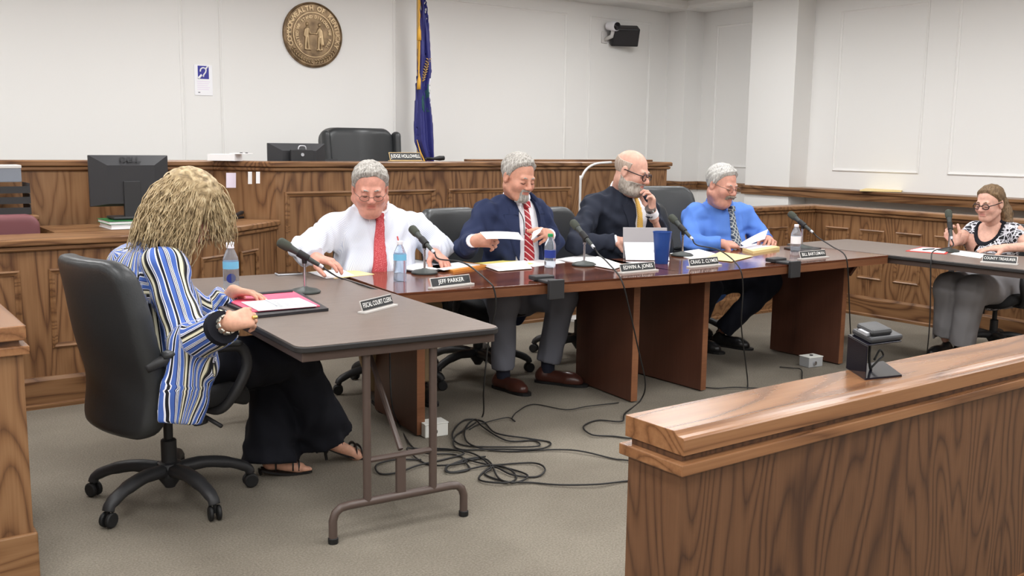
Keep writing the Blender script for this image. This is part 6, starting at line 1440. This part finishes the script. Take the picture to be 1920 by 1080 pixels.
# things on the curved counter
def on_counter(px, py): return at(px, py, Z=ZW)
c = on_counter(490, 402); t = thing('sanitizer_bottle', 'clear pump bottle of hand gel on the curved counter', 'bottle', tuple(c))
MB().lathe([(0, 0), (.026, 0), (.029, .004), (.029, .10), (.022, .118), (.012, .124), (0, .124)], c, 20).build('bottle_body', 'gel', t, smooth='auto'); MB().lathe([(.014, .122), (.014, .142), (.006, .146), (.005, .17), (0, .171)], c, 14).build('pump_collar', 'cap_white', t, smooth='auto')
MB().tube([c+np.array([-.012, 0, .172]), c+np.array([.03, -.005, .170])], .006, 8).build('pump_spout', 'cap_white', t, smooth='auto'); MB().tube([c+Z3*.01, c+Z3*.12], .0025, 6).build('dip_tube', 'cap_white', t)
c = on_counter(469, 405); t = thing('small_bottle', 'dark small bottle with red cap on the curved counter', 'bottle', tuple(c))
MB().lathe([(0, 0), (.022, 0), (.024, .004), (.024, .07), (.014, .09), (0, .09)], c, 18).build('bottle_body', 'mic_metal', t, smooth='auto'); MB().lathe([(0, .088), (.016, .088), (.016, .108), (0, .112)], c, 14).build('cap', 'cap_red', t, smooth='auto')
c = on_counter(446, 410); t = thing('stapler', 'black stapler lying beside the red-capped bottle', 'stapler', tuple(c))
ud = nrm((.77, .62, 0)); MB().obox(c+Z3*.006, ud*.07, np.array([-ud[1], ud[0], 0])*.016, Z3*.006).build('stapler_base', 'rubber', t, bevel=.003); MB().obox(c+Z3*.030+ud*.004, ud*.066+Z3*.014, np.array([-ud[1], ud[0], 0])*.014, Z3*.009).build('stapler_arm', 'black_plastic', t, bevel=.004)
def postit(nm, lab, x0, y0, x1, y1, ya, mt):
    """paper hanging on the angled bench side"""
    f = lambda px, py: (lambda d: d)(at(px, py, Y=ya)); q = [f(x0, y0), f(x1, y0), f(x1, y1), f(x0, y1)]; c = sum(q)/4
    vs = [p-c for p in q]+[p-c+np.array([0.0, -.004, 0]) for p in q]; o = MB().add(vs, [(0,1,2,3), (7,6,5,4), (0,4,5,1), (1,5,6,2), (2,6,7,3), (3,7,4,0)]).build(nm, mt); o.location = c; return tag(o, lab, 'note', 'notes posted on the bench side')
postit('paper_note', 'pale paper taped to the bench side above the counter', 424, 324, 442, 352, 6.52, 'paper_lav')
postit('paper_note', 'narrow white strip, left of the two taped beside the gel bottle', 465, 322, 472, 345, 6.40, 'paper'); postit('paper_note', 'narrow white strip, right of the two taped beside the gel bottle', 480, 322, 487, 344, 6.35, 'paper')
c = on_counter(478, 401); t = thing('card_holder', 'small clear card holder behind the gel bottle', 'holder', (c[0], c[1]+.03, ZW)); q = at(477, 348, Y=6.2)
MB().obox(np.array([c[0]+.0, c[1]+.03, ZW+.07]), (.004, 0, 0), (0, .004, 0), (0, 0, .07)).build('holder_post', 'cam_grey', t); MB().obox(np.array([c[0]+.0, c[1]+.03, ZW+.16]), (.045, -.02, 0), (.0, .004, .0), (0, 0, .02)).build('card_rack', 'label_blue' if False else 'paper_lav', t); MB().obox(np.array([c[0]-.03, c[1]+.02, ZW+.185]), (.04, -.01, -.014), (0, .004, 0), (0, 0, .004)).build('card', 'paper', t)
t = sheet('paper_stack', 'yellowish folder lying on the right wall ledge', [(1612, 356), (1640, 349), (1695, 353), (1690, 358)], 'manila', 'folder', z=1.04, th=.012)
# clean helper properties
for o in bpy.data.objects:
    if '_org' in o: del o['_org']
